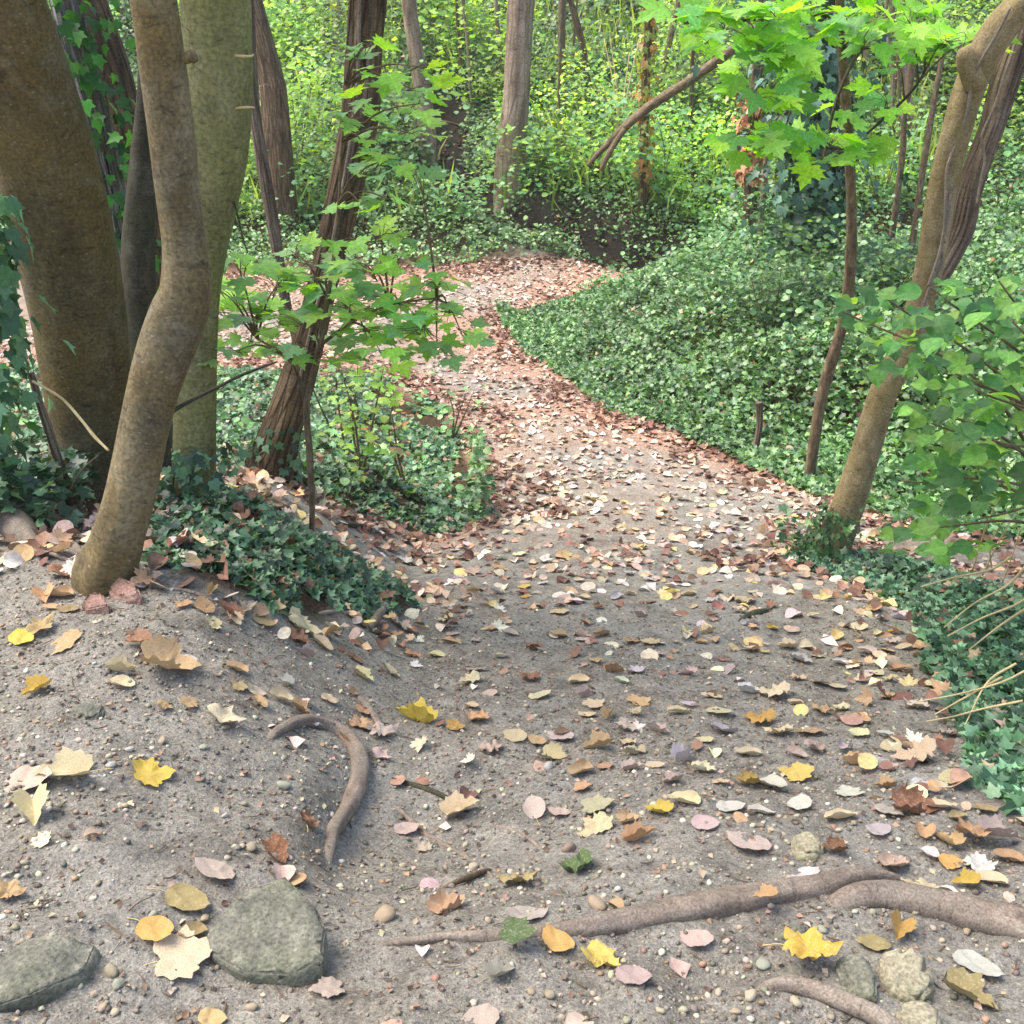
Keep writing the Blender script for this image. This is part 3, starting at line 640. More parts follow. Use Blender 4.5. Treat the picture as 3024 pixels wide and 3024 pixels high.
slab_rock('rock', [(-60, 2870), (80, 2770), (200, 2755), (285, 2790), (250, 2870), (120, 2930), (-20, 2975)], [.02, .03, .035, .02, .02, .02, .02], M_MOSSROCK, 'low mossy flat rock half buried in the bottom left corner', 2)
slab_rock('stone', [(205, 2090), (250, 2068), (310, 2080), (300, 2110), (265, 2130), (220, 2115)], [.01, .02, .015, .01, .005, .005], M_MOSSROCK, 'small green-grey stone set in the soil below the left trunks', 3, .04)
slab_rock('slab', [(2560, 2235), (2590, 2230), (2690, 2275), (2780, 2335), (2740, 2350), (2650, 2300)], [.008, .01, .012, .012, .006, .006], M_SLAB, 'flat pale grey slab edge lying beside the right-hand ivy', 4, .04)
slab_rock('stone', [(2345, 2475), (2385, 2455), (2430, 2475), (2425, 2510), (2380, 2530), (2345, 2510)], [.02, .035, .035, .02, .01, .01], M_STONE, 'brown knobbly stone beside a curled leaf on the right of the path', 5, .05)
slab_rock('rock', [(2500, 2810), (2560, 2820), (2590, 2880), (2590, 2950), (2540, 2960), (2490, 2900), (2470, 2840)], [.03, .04, .035, .025, .015, .02, .02], M_MOSSROCK, 'grey-green rock beneath the curled yellow leaf in the lower right', 6)
slab_rock('rock', [(2600, 2810), (2680, 2790), (2740, 2830), (2760, 2900), (2720, 2950), (2650, 2930), (2605, 2870)], [.04, .06, .05, .03, .02, .02, .03], M_STONE, 'tan pitted rock under the mustard leaf in the lower right', 7)
slab_rock('rock', [(2655, 2960), (2720, 2945), (2775, 2985), (2770, 3040), (2690, 3050), (2650, 3005)], [.025, .035, .03, .015, .015, .015], M_STONE, 'smaller tan rock at the bottom edge below the pitted rock', 8)
slab_rock('rock', [(2290, 2735), (2370, 2720), (2410, 2750), (2390, 2790), (2310, 2790), (2270, 2765)], [.015, .02, .02, .01, .01, .01], M_MOSSROCK, 'low green-grey rock tucked under the crossing of the two roots', 9, .05)
slab_rock('rock', [(2070, 2620), (2130, 2610), (2180, 2640), (2140, 2660), (2080, 2660)], [.012, .018, .016, .006, .006], M_MOSSROCK, 'greenish stone touching the upper side of the long root', 10, .05)
slab_rock('stone', [(238, 1775), (268, 1740), (300, 1745), (322, 1785), (290, 1800), (250, 1800)], [.02, .05, .05, .03, .01, .01], M_REDSTONE, 'reddish brown stone leaning at the foot of the front trunk', 11, .05)
slab_rock('stone', [(310, 1725), (345, 1690), (400, 1715), (420, 1755), (370, 1770), (330, 1755)], [.02, .05, .05, .03, .01, .01], M_REDSTONE, 'dull brown lump of clay against the base of the front trunk', 12, .05)

# ------------------------------------------------------------------ ivy, undergrowth (nobody could count these)
def in_view(x, y, m=1.3, extra=.4):
    z = H0(x, y); d = y*math.cos(PITCH)-(z-CAM_H)*math.sin(PITCH)
    return (np.abs(x) < .4986*d*m+extra) & (d > .5)
def scatter(x0, x1, y0, y1, dens, test, r=rng):
    n = int((x1-x0)*(y1-y0)*dens); x = r.uniform(x0, x1, n); y = r.uniform(y0, y1, n)
    k = in_view(x, y); x, y = x[k], y[k]; k = test(x, y); return x[k], y[k]
IVY_COLS = [(52, 82, 40), (64, 98, 46), (78, 112, 54), (42, 70, 38), (96, 128, 64), (78, 110, 70), (108, 140, 84)]
DEEP = [(40, 68, 42), (52, 84, 52), (72, 108, 70), (34, 58, 38), (94, 130, 92)]  # darker ivy greens; the shade beneath the trunks is put into the colour
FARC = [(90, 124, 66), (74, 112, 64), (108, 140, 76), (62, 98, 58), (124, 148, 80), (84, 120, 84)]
BROWN = [(150, 98, 62), (176, 130, 90), (196, 166, 130), (120, 76, 48)]
def carpet(x, y, tpl, size, hmax, cols, spread=.6, brown=.015, hn=1.6, toward=0.25, w=None, dead=BROWN, poly=None, tap=.6):
    n = len(x); hmax = hmax*(1 if poly is None else .12+.88*smooth(seg_dist(x, y, np.vstack([poly, poly[:1]]))/tap)); hn_ = hmax*(.15+1.3*smooth(fbm(x*hn, y*hn, 71, 3)*1.3+.45))
    t = rng.uniform(0, 1, n)**.6
    pos = np.stack([x, y, H0(x, y)+.01+hn_*t], -1)
    nr = tilt_normals(n, spread); nr[:, 1] -= toward
    col = palette(cols, n, w=w)*(1.15+.7*np.clip(fbm(x*.8, y*.8, 77, 3)+.5, 0, 1))[:, None]
    b = rng.uniform(0, 1, n) < brown; col[b] = palette(dead, int(b.sum()))
    return (tpl, pos, frames(nr, rand_head(n)), size*rng.uniform(.6, 1.25, n), col)
gs = []
x, y = scatter(-2.6, 0, 3.2, 5.6, 3600, lambda x, y: inside(x+.05*fbm(x*5, y*5, 3, 2), y+.05*fbm(x*5, y*5, 4, 2), IV_TREES)); k = fbm(x*4, y*4, 83, 3) > -.38; x, y = x[k], y[k]; gs.append(carpet(x, y, 'ivy', .046, .055, DEEP, brown=.06, poly=IV_TREES, tap=.35))
x, y = scatter(-5, .3, 3, 5.8, 1500, lambda x, y: inside(x, y, IV_LEFT)); gs.append(carpet(x, y, 'ivy', .06, .2, DEEP, brown=.05))
tag(leafmesh('ivy_under_trees', gs, M_IVY), kind='stuff')
x, y = scatter(.8, 3.6, 1.5, 6.6, 3400, lambda x, y: inside(x+.06*fbm(x*5, y*5, 3, 2), y+.06*fbm(x*5, y*5, 4, 2), IV_RIGHT))
g1 = carpet(x, y, 'ivy', .046, .12, DEEP, brown=.05, poly=IV_RIGHT, tap=.4)
tag(leafmesh('ivy_ground_cover', [g1], M_IVY), kind='stuff')
x, y = scatter(-9, .5, 5, 11, 1500, lambda x, y: veg(x, y) & inside(x+.12*fbm(x*3, y*3, 41, 3), y+.15*fbm(x*3, y*3, 47, 3), IV_MID))
k = fbm(x*2.6, y*2.6, 85, 3) > -.18; g1 = carpet(x[k], y[k], 'ivy', .05, .09, DEEP+IVY_COLS[:3], brown=.06, poly=IV_MID, tap=.8)
x, y = scatter(-9, -.4, 5.6, 10.5, 22, lambda x, y: inside(x, y, IV_MID)); g2 = carpet(x, y, 'hazel', .06, .4, [(96, 136, 70), (80, 124, 66), (110, 150, 76)], .35, 0)
tag(leafmesh('ivy_bed', [g1, (g2[0], g2[1], g2[2], g2[3], g2[4])], M_IVY), kind='stuff')
x, y = scatter(-.3, 12, 5, 15.2, 1900, lambda x, y: veg(x, y) & ~inside(x, y, IV_RIGHT) & (y < 15.2))
g1 = carpet(x, y, 'ivy', .054, .36, IVY_COLS, brown=.012, poly=IV_MOUND, tap=1.7, hn=1.1, spread=.75)
x, y = scatter(.3, 10, 7, 15.2, 260, lambda x, y: veg(x, y, 0) & (fbm(x*.7, y*.7, 91, 3) > -.05) & (x > np.interp(y, *XR)+.5))
g2 = carpet(x, y, 'hazel', .062, .95, [(74, 110, 58), (88, 126, 66), (62, 96, 54), (104, 142, 76)], .6, .015, poly=IV_MOUND, tap=2.0, hn=.9)
tag(leafmesh('ivy_mound_cover', [g1, g2], M_IVY), kind='stuff')
# the far bank and slope
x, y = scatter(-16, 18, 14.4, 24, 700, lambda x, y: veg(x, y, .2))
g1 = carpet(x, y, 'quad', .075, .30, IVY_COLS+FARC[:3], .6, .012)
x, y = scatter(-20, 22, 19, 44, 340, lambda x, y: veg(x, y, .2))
g2 = carpet(x, y, 'quad', .10, .6, FARC, .7, .03, .9, .5); g2[4][:] *= .6  # lower layer darkened; shade under the leaves put into its colour
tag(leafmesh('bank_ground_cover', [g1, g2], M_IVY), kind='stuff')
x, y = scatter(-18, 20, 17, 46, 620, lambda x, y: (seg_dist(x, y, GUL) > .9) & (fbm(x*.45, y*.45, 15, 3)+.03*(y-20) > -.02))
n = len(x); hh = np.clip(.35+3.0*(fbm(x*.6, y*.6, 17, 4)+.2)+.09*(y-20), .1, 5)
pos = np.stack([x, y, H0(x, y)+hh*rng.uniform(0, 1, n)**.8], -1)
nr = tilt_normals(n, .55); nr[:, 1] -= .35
col = palette([(126, 158, 76), (108, 146, 72), (156, 182, 92), (92, 130, 66), (104, 142, 98), (170, 190, 112)], n)*(.75+1.05*smooth(fbm(x*.6+3, y*.6+pos[:, 2]*.7, 19, 4)*1.2+.5))[:, None]  # far leaves brightened, and dark clumps painted in for shaded gaps
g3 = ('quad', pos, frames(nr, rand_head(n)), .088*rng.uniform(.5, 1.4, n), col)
n = 9000; x = rng.uniform(-10, 12, n); y = rng.uniform(17, 30, n); k = veg(x, y, 0) & (fbm(x*.6, y*.6, 23, 3) > 0); x, y = x[k], y[k]; n = len(x)
pos = np.stack([x, y, H0(x, y)], -1); nr = np.stack([rng.normal(0, 1, n), -1+0*x, rng.normal(0, .3, n)], -1); hd = np.stack([rng.normal(0, .35, n), rng.normal(0, .2, n), 1+0*x], -1)
g4 = ('blade', pos, frames(nr, hd), rng.uniform(.3, .9, n), palette([(140, 166, 80), (164, 176, 104), (110, 146, 70)], n))
tag(leafmesh('undergrowth', [g3, g4], M_GREEN), kind='stuff')

# ------------------------------------------------------------------ saplings with maple leaves
def up_n(n, spread, cam_t=.25, r=rng):
    v = tilt_normals(n, spread, r); v[:, 1] -= cam_t; return v
def sprays(rt, b, stem_c, specs, tpl, size, cols, mat_twig, leaf_mat_, spread=.35, cam_t=.3, seed=0, twr=.006, twigname='twigs', fol='foliage', drop=.25):
    """specs: (px, py, depth, rx px, ry px, count): leaf sprays, each joined to the stem by a twig"""
    r = np.random.default_rng(seed); lm = MB(); gr = []
    for px, py, Y, rx, ry, n in specs:
        ctr = P(px, py, Y)
        d = np.linalg.norm(stem_c-ctr-np.array([0, 0, -.12]), axis=1); a = stem_c[np.argmin(d)]
        m = (a+ctr)/2+np.array([0, 0, .04])
        lm.tube([a, m, ctr], [twr, twr*.7, twr*.3], 6, 8)
        q = np.stack([px+r.uniform(-1, 1, n)*rx, py+r.uniform(-1, 1, n)*ry], -1)
        pos = np.array([P(u, v, Y+e) for (u, v), e in zip(q, r.normal(0, .14, n))])
        for p in pos:
            lm.tube([ctr+(a-ctr)*r.uniform(0, .3), (ctr+p)/2+[0, 0, .015], p], [twr*.3, twr*.25, twr*.2], 4, 4, cap=False)
        out = pos-ctr; out[:, 2] = -drop*np.linalg.norm(out, axis=1)-.01; out += r.normal(0, .03, out.shape)
        gr.append((tpl, pos, frames(up_n(n, spread, cam_t, r), out), size*r.uniform(.65, 1.2, n), palette(cols, n, r, .14)))
    lm.build(twigname, mat_twig, rt, b); leafmesh(fol, gr, leaf_mat_, rt, b)
MAPLE_C = [(132, 180, 66), (148, 192, 74), (116, 166, 72), (122, 166, 108)]  # the bluish green puts skylight on the leaf tops into the colour
# sapling in front of the middle of the picture
rows = [(917, 1580, 4.4, 16), (922, 1480, 4.4, 18), (915, 1350, 4.4, 20), (905, 1200, 4.4, 19), (925, 1100, 4.4, 17), (950, 1000, 4.4, 15), (968, 880, 4.4, 13), (985, 760, 4.4, 11), (1000, 600, 4.4, 9), (1010, 420, 4.4, 8), (1020, 250, 4.4, 6)]
c, r = pxpath(rows); b = c[0].copy(); b[2] = float(H0(b[0], b[1])); c[0][2] = b[2]-.08
rt = root('maple_sapling', b, 'slender maple sapling with bright lobed leaves in front of the furrowed leaning trunk', 'sapling')
MB().tube(c, r, 12, 60, .08).build('stem', M_TWIG, rt, b)
c2, r2 = pxpath([(905, 1195, 4.4, 14), (880, 1110, 4.42, 11), (840, 1050, 4.45, 9), (760, 1000, 4.5, 6)]); MB().tube(c2, r2, 8, 20).build('branch', M_TWIG, rt, b)
c3, r3 = pxpath([(945, 1020, 4.4, 12), (1040, 950, 4.35, 9), (1150, 900, 4.3, 7), (1290, 880, 4.25, 5)]); MB().tube(c3, r3, 8, 20).build('branch', M_TWIG, rt, b)
sc_ = np.vstack([c, c2, c3])
SP = [(1055, 175, 4.3, 35, 20, 3), (1130, 225, 4.3, 50, 25, 4), (1235, 270, 4.25, 60, 30, 4), (1240, 305, 4.2, 50, 25, 3), (1050, 290, 4.3, 50, 30, 4), (1060, 350, 4.3, 50, 20, 4), (1220, 395, 4.2, 60, 25, 4),
      (1140, 470, 4.25, 70, 20, 5), (1240, 520, 4.2, 45, 20, 3), (1080, 510, 4.3, 40, 20, 3), (1060, 595, 4.3, 60, 20, 4), (1150, 590, 4.3, 50, 20, 2),
      (700, 780, 4.5, 70, 25, 5), (820, 840, 4.45, 90, 30, 8), (960, 830, 4.4, 90, 30, 9), (1100, 800, 4.35, 110, 35, 10), (1180, 760, 4.3, 60, 20, 4), (1020, 900, 4.35, 120, 30, 12), (1180, 900, 4.25, 130, 35, 12), (1330, 925, 4.2, 70, 25, 6),
      (760, 930, 4.5, 110, 30, 9), (900, 960, 4.4, 110, 30, 9), (1080, 980, 4.35, 120, 30, 9), (1240, 990, 4.2, 100, 30, 8), (1290, 1040, 4.15, 60, 15, 4), (690, 880, 4.5, 60, 30, 5), (640, 850, 4.55, 40, 25, 3), (740, 1010, 4.5, 60, 20, 4), (840, 1030, 4.45, 50, 20, 3), (1000, 720, 4.4, 60, 25, 4), (860, 740, 4.45, 50, 20, 3), (690, 1040, 4.3, 60, 20, 3), (840, 1060, 4.3, 50, 15, 2), (1120, 690, 4.3, 70, 20, 4), (1300, 830, 4.2, 60, 25, 5), (1370, 1000, 4.15, 50, 15, 3), (950, 1040, 4.35, 80, 25, 6), (640, 920, 4.5, 40, 25, 4), (1130, 1050, 4.25, 90, 20, 6), (1100, 130, 4.3, 50, 20, 3), (1260, 200, 4.2, 50, 20, 3), (1080, 430, 4.3, 50, 20, 3)]
sprays(rt, b, sc_, [(a, b_, c_, d*1.1, e*1.2, int(f*1.35+.5)) for a, b_, c_, d, e, f in SP], 'maple', .104, MAPLE_C, M_TWIG, M_GREEN, .28, .25, 5)
# small bushy saplings beside the path
def small_sapling(px, py, hpx, wpx, n, size, cols, label, tpl='maple', seed=0, nst=3, nm='young_sapling'):
    p = G(px, py); s = mpp(p); r = np.random.default_rng(seed); rt = root(nm, p, label, 'sapling'); lm = MB(); tips = []
    for k in range(nst):
        t = p+np.array([r.uniform(-.5, .5)*wpx*s, r.uniform(-.3, .3)*wpx*s, hpx*s*r.uniform(.7, 1)])
        m = (p+t)/2+r.normal(0, .05*hpx*s, 3); c = catmull([p-[0, 0, .05], m, t], 12); tips.append(c)
        lm.tube([p-[0, 0, .05], m, t], [.010, .007, .003], 7, 12, .1)
    tips = np.vstack(tips); k = r.integers(len(tips)//4, len(tips), n)
    pos = tips[k]+r.normal(0, 1, (n, 3))*np.array([wpx*.22, wpx*.22, hpx*.07])*s
    pos[:, 2] = np.maximum(pos[:, 2], p[2]+.05)
    for a, q in zip(tips[k], pos) if nm != 'shrub' else []: lm.tube([a, (a+q)/2, q], [.003, .002, .0015], 4, 3, cap=False)
    lm.build('stems', M_TWIG, rt, p)
    leafmesh('foliage', [(tpl, pos, frames(up_n(n, .35, .3, r), rand_head(n, r)), size*r.uniform(.6, 1.2, n), palette(cols, n, r, .15))], M_GREEN, rt, p)
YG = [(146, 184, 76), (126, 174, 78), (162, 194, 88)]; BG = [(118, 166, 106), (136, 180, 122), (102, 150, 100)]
small_sapling(1065, 1400, 380, 260, 70, .075, YG, 'yellow-green maple seedlings rising from the ivy left of the path', seed=1)
small_sapling(1210, 1465, 330, 120, 26, .07, BROWN+YG, 'withered thin stem with brown leaves at the left edge of the path', 'hazel', 2, 2, 'withered_sapling')
small_sapling(1020, 1330, 300, 240, 60, .07, YG+BG, 'low pale green saplings on the ivy bed behind the maple sapling', seed=3)
small_sapling(1330, 1300, 150, 160, 24, .07, BG, 'little green seedling overhanging the left edge of the path', seed=4)
# far shrubs, each with stems and foliage
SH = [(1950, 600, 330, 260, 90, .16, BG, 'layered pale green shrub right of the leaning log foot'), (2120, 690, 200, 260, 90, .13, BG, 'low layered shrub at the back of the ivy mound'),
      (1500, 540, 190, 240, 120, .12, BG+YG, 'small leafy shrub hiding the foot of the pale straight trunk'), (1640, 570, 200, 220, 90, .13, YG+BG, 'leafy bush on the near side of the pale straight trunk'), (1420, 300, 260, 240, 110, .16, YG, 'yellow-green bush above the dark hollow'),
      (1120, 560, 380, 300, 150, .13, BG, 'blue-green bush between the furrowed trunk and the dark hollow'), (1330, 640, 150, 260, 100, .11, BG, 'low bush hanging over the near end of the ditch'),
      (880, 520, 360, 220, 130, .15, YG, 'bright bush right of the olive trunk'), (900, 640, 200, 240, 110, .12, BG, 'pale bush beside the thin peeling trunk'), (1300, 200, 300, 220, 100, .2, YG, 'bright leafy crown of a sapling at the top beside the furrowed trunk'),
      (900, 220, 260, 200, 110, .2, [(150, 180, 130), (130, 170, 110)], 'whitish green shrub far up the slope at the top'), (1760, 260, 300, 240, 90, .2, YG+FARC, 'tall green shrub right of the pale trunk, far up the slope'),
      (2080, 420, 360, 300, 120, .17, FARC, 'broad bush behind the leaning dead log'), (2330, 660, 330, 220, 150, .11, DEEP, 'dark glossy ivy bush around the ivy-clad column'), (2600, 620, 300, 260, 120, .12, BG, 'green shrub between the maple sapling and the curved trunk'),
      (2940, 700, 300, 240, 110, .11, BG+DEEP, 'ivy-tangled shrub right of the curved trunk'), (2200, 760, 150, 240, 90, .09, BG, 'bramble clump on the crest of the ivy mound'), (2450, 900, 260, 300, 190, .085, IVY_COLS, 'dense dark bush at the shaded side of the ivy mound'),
      (2280, 1010, 250, 260, 330, .065, IVY_COLS+DEEP, 'dark bushy clump on the near face of the ivy mound'), (2330, 860, 300, 240, 300, .075, IVY_COLS+DEEP, 'tall shaded bush rising from the ivy mound left of the maple sapling'), (2150, 880, 160, 240, 240, .06, IVY_COLS+BG, 'low rounded bush in the middle of the ivy mound'), (2600, 980, 260, 240, 260, .075, DEEP+IVY_COLS, 'dark bush between the maple sapling and the foot of the curved trunk'), (2080, 800, 120, 260, 90, .08, BG, 'pale ferny clump at the upper edge of the ivy mound'), (540, 560, 400, 160, 60, .15, YG, 'bright green shrub glimpsed between the left trunks'), (2650, 260, 300, 260, 110, .2, FARC, 'bush far up the slope between the sapling and the curved trunk'),  # the mound bushes' dark palettes have its shade put into the colour
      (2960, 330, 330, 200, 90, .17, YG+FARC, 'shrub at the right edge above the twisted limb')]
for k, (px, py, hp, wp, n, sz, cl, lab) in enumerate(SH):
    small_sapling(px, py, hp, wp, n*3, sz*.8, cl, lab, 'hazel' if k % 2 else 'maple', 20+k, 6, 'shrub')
# tall sapling on the right with overhanging maple leaves
rows = [(2402, 1290, 7.4, 34), (2425, 1180, 7.38, 34), (2470, 1020, 7.3, 34), (2495, 930, 7.25, 33), (2512, 760, 7.1, 32), (2514, 600, 7.0, 30), (2506, 420, 6.9, 30), (2494, 250, 6.8, 30), (2486, 120, 6.7, 28), (2480, 0, 6.6, 26), (2470, -250, 6.5, 22)]
c, r = pxpath(rows); b = c[0].copy(); b[2] = float(H0(b[0], b[1])); c[0][2] = b[2]-.1
rt = root('maple_sapling', b, 'tall thin maple sapling under bright green leaves, rooted in the ivy right of the path', 'sapling')
MB().tube(c, r, 14, 80, .07).build('stem', M_TWIG, rt, b)
BR = [[(2496, 150, 6.72, 14), (2560, 140, 6.6, 12), (2680, 140, 6.5, 11), (2770, 150, 6.4, 8)], [(2490, 140, 6.7, 16), (2450, 60, 6.5, 13), (2400, 10, 6.3, 11), (2330, -50, 6.1, 10)],
      [(2764, 150, 6.4, 7), (2700, 260, 6.4, 8), (2620, 340, 6.45, 9), (2560, 395, 6.5, 8)], [(2540, 150, 6.62, 10), (2500, 220, 6.5, 10), (2460, 330, 6.4, 10), (2430, 480, 6.3, 8)],
      [(2450, 60, 6.5, 10), (2300, 60, 6.1, 9), (2150, 60, 5.8, 7), (2020, 70, 5.6, 5)], [(2500, 440, 6.9, 12), (2400, 430, 6.5, 9), (2300, 420, 6.2, 7), (2220, 410, 6.1, 5)]]
allc = [c]
for rw in BR:
    c2, r2 = pxpath(rw); allc.append(catmull(c2, 12)); MB().tube(c2, r2, 8, 24).build('branch', M_DARK, rt, b)
SP = [(1990, 55, 5.6, 60, 30, 5), (2070, 40, 5.6, 60, 30, 6), (2140, 90, 5.7, 70, 35, 6), (2060, 110, 5.6, 60, 30, 4), (2210, 40, 5.8, 70, 30, 7), (2300, 60, 5.9, 70, 40, 8), (2240, 150, 5.8, 70, 30, 6), (2330, 150, 5.9, 60, 35, 6), (2410, 90, 6.0, 60, 40, 7),
      (2420, 20, 6.0, 70, 30, 7), (2530, 60, 6.1, 60, 40, 8), (2600, 40, 6.2, 60, 40, 7), (2680, 60, 6.2, 60, 40, 7), (2730, 110, 6.2, 40, 40, 5), (2690, 110, 6.2, 60, 30, 5), (2800, 120, 6.0, 70, 20, 7), (2880, 115, 5.5, 60, 15, 4), (2560, 120, 6.1, 60, 25, 5),
      (2200, 200, 5.9, 40, 20, 3), (2290, 230, 6.0, 60, 30, 5), (2380, 190, 6.2, 50, 30, 5), (2230, 285, 5.8, 80, 15, 5), (2330, 320, 6.0, 40, 20, 2), (2210, 395, 5.9, 80, 25, 7), (2320, 410, 6.0, 60, 35, 6), (2400, 400, 6.1, 50, 25, 5), (2460, 415, 6.1, 50, 30, 5), (2560, 420, 6.3, 40, 30, 4), (2430, 470, 6.1, 60, 20, 4), (2550, 460, 6.3, 45, 20, 4),
      (2180, 430, 5.9, 50, 15, 3), (2650, 190, 6.3, 50, 25, 4), (2500, 320, 6.6, 60, 40, 4), (2620, 300, 6.4, 60, 40, 4), (2760, 60, 6.2, 60, 40, 5)]
sprays(rt, b, np.vstack(allc), [(a, b_, c_, d*1.1, e*1.25, int(f*1.5)) for a, b_, c_, d, e, f in SP], 'maple', .155, [(148, 198, 60), (148, 200, 66), (122, 180, 66), (108, 166, 86)], M_TWIG, M_GREEN, .45, .55, 9, .006)
# hazel bush at the right edge, rooted just outside the picture
b = np.array([2.45, 3.75, float(H0(2.45, 3.75))])
rt = root('hazel_bush', b, 'broad-leaved hazel bush reaching in from the right edge of the picture', 'bush')
lm = MB(); stems = []; r_ = np.random.default_rng(4)
for tx, ty, Yd in [(2450, 900, 4.0), (2600, 870, 3.6), (2750, 850, 3.4), (2950, 830, 3.2), (2660, 1050, 3.7), (2780, 1080, 3.3), (2640, 1180, 3.9), (2750, 1250, 3.3), (2880, 1150, 3.0), (2660, 1420, 3.9), (2800, 1400, 3.2), (2720, 1560, 3.6), (2930, 1300, 2.9), (2900, 1530, 3.3), (2990, 950, 2.9)]:
    t = P(tx, ty, Yd); m = b+(t-b)*.5+np.array([.05, 0, .18+.1*r_.random()]); lm.tube([b+r_.normal(0, .06, 3)*[1, 1, 0], m, t], [.011, .007, .003], 7, 14, .1); stems.append(catmull([b, m, t], 16))
lm.build('stems', M_TWIG, rt, b); stems = np.vstack(stems)
HP = np.array([(2470, 905), (2560, 860), (2700, 835), (3300, 800), (3300, 1480), (3000, 1470), (2880, 1500), (2720, 1480), (2690, 1420), (2740, 1330), (2690, 1230), (2690, 1120), (2590, 1080), (2560, 990), (2500, 960)], float)
q = r_.uniform([2420, 800], [3300, 1520], (4200, 2)); q = q[inside(q[:, 0], q[:, 1], HP)][:760]
q = np.vstack([q, r_.uniform([2640, 1515], [2990, 1640], (44, 2))])
rowk = np.round((q[:, 1]+.12*q[:, 0])/70)*70-.12*q[:, 0]; q[:, 1] = q[:, 1]*.3+rowk*.7
dep = r_.uniform(2.9, 4.7, len(q)); dep[q[:, 0] < 2700] += .3
pos = np.array([P(a, bb, d) for (a, bb), d in zip(q, dep)])
n = len(pos); nr = up_n(n, .5, .3, r_); nr[:, 0] -= .12
hd = np.stack([-1+r_.normal(0, .6, n), r_.normal(0, .7, n)-.3, -.3+r_.normal(0, .2, n)], -1)
leafmesh('foliage', [('toothed', pos, frames(nr, hd), .08*r_.uniform(.6, 1.2, n), palette([(88, 138, 66), (108, 156, 72), (76, 122, 66), (126, 172, 80), (64, 106, 58)], n, r_, .14))], M_GREEN, rt, b)

# ------------------------------------------------------------------ climbing ivy and vines
def climbing(name, cs, rs, label, n, size, cols, t0=0, t1=1, puff=.06, mat=None, seed=0, side=None, cat='ivy', stems=2, tpl='ivy'):
    r = np.random.default_rng(seed); m = len(cs); c = catmull(np.hstack([cs, np.asarray(rs)[:, None]]), 60)
    t = r.uniform(t0, t1, n)*59; i = np.minimum(t.astype(int), 58); u = (t-i)[:, None]; q = c[i]*(1-u)+c[i+1]*u
    a = r.uniform(0, 2*np.pi, n) if side is None else r.normal(side, .8, n)
    out = np.stack([np.cos(a), np.sin(a), 0*a], -1)
    pos = q[:, :3]+out*(q[:, 3]+r.exponential(puff, n)+.008)[:, None]
    nr = out+np.array([0, -.2, .35])+r.normal(0, .3, (n, 3)); hd = np.stack([r.normal(0, .5, n), r.normal(0, .5, n), -1+0*a], -1)
    base = c[int(t0*59), :3]; rt = root(name, base, label, cat)
    leafmesh('foliage', [(tpl, pos, frames(nr, hd), size*r.uniform(.6, 1.25, n), palette(cols, n, r, .16))], mat or M_IVY, rt, base)
    lm = MB()
    for k in range(stems):
        a0 = (side if side is not None else -1.6)+r.normal(0, .5); tt = np.linspace(t0, t1, 12)*59; q = c[np.minimum(tt.astype(int), 59)]
        aa = a0+np.cumsum(r.normal(0, .12, 12)); lm.tube(q[:, :3]+np.stack([np.cos(aa), np.sin(aa), 0*aa], -1)*(q[:, 3:4]+.004), np.linspace(.009, .004, 12), 6, 40, .1)
    lm.build('stems', M_TWIG, rt, base)
    return rt
climbing('climbing_ivy', shc, shr, 'dark ivy leaves climbing in the gap beside the shaggy grey trunk', 150, .08, [(56, 112, 44), (70, 130, 50), (40, 86, 40)], .35, .95, .12, M_GREEN, 1, -.5)
climbing('climbing_ivy', trc[:4], trr[:4]*1.25, 'small ivy creeping up the left foot of the curved tan trunk', 420, .04, [(60, 100, 50), (74, 116, 56), (50, 88, 46)], .22, .95, .025, None, 2, math.pi*1.12, tpl='quad')
climbing('climbing_ivy', tmc[:4], tmr[:4]*1.1, 'scattered ivy round the foot of the furrowed leaning trunk', 120, .055, DEEP, .2, .8, .02, None, 3, None)
c, r = pxpath([(2405, 720, 12.3, 80), (2402, 480, 12.3, 78), (2398, 300, 12.3, 76), (2395, 130, 12.3, 74), (2390, -80, 12.3, 70)])
climbing('climbing_ivy', c, r, 'glossy dark ivy column hiding a trunk behind the maple sapling', 2600, .12, [(44, 84, 56), (58, 104, 70), (34, 66, 46), (84, 126, 100)], 0, 1, .22, None, 4, None)
c, r = pxpath([(2218, 560, 14.3, 44), (2222, 470, 14.3, 46), (2228, 330, 14.3, 46), (2240, 180, 14.3, 42)])
climbing('withered_ivy', c, r, 'rust-brown withered ivy leaves on a far trunk left of the ivy column', 420, .10, [(176, 112, 62), (150, 90, 50), (196, 140, 90)], .1, .8, .04, M_LITTER, 5, None)
c, r = pxpath([(1900, 560, 17.2, 32), (1902, 420, 17.2, 30), (1907, 250, 17.2, 28), (1914, 100, 17.2, 28), (1920, -60, 17.2, 28)])
climbing('climbing_ivy', c, r, 'yellowish ivy leaves dotting the thin trunk behind the dead log', 260, .1, [(150, 160, 80), (120, 140, 70), (170, 120, 70)], 0, 1, .03, M_GREEN, 6, None)
c, r = pxpath([(-140, 1560, 3.9, 90), (-60, 1300, 3.9, 130), (-30, 1050, 3.9, 100), (-50, 800, 3.9, 90), (-70, 560, 3.9, 50)])
climbing('hanging_ivy', c, r, 'ivy hanging down the left edge of the picture over the widest trunk', 420, .08, [(84, 130, 92), (104, 150, 108), (60, 104, 64)], 0, 1, .035, None, 7, None)
c, r = pxpath([(580, 1590, 4.2, 150), (580, 1400, 4.2, 146), (584, 1250, 4.2, 146)])
climbing('climbing_ivy', c, r, 'ivy leaves straggling over the foot of the olive trunk', 150, .055, DEEP, .0, .8, .02, None, 8, -1.4)
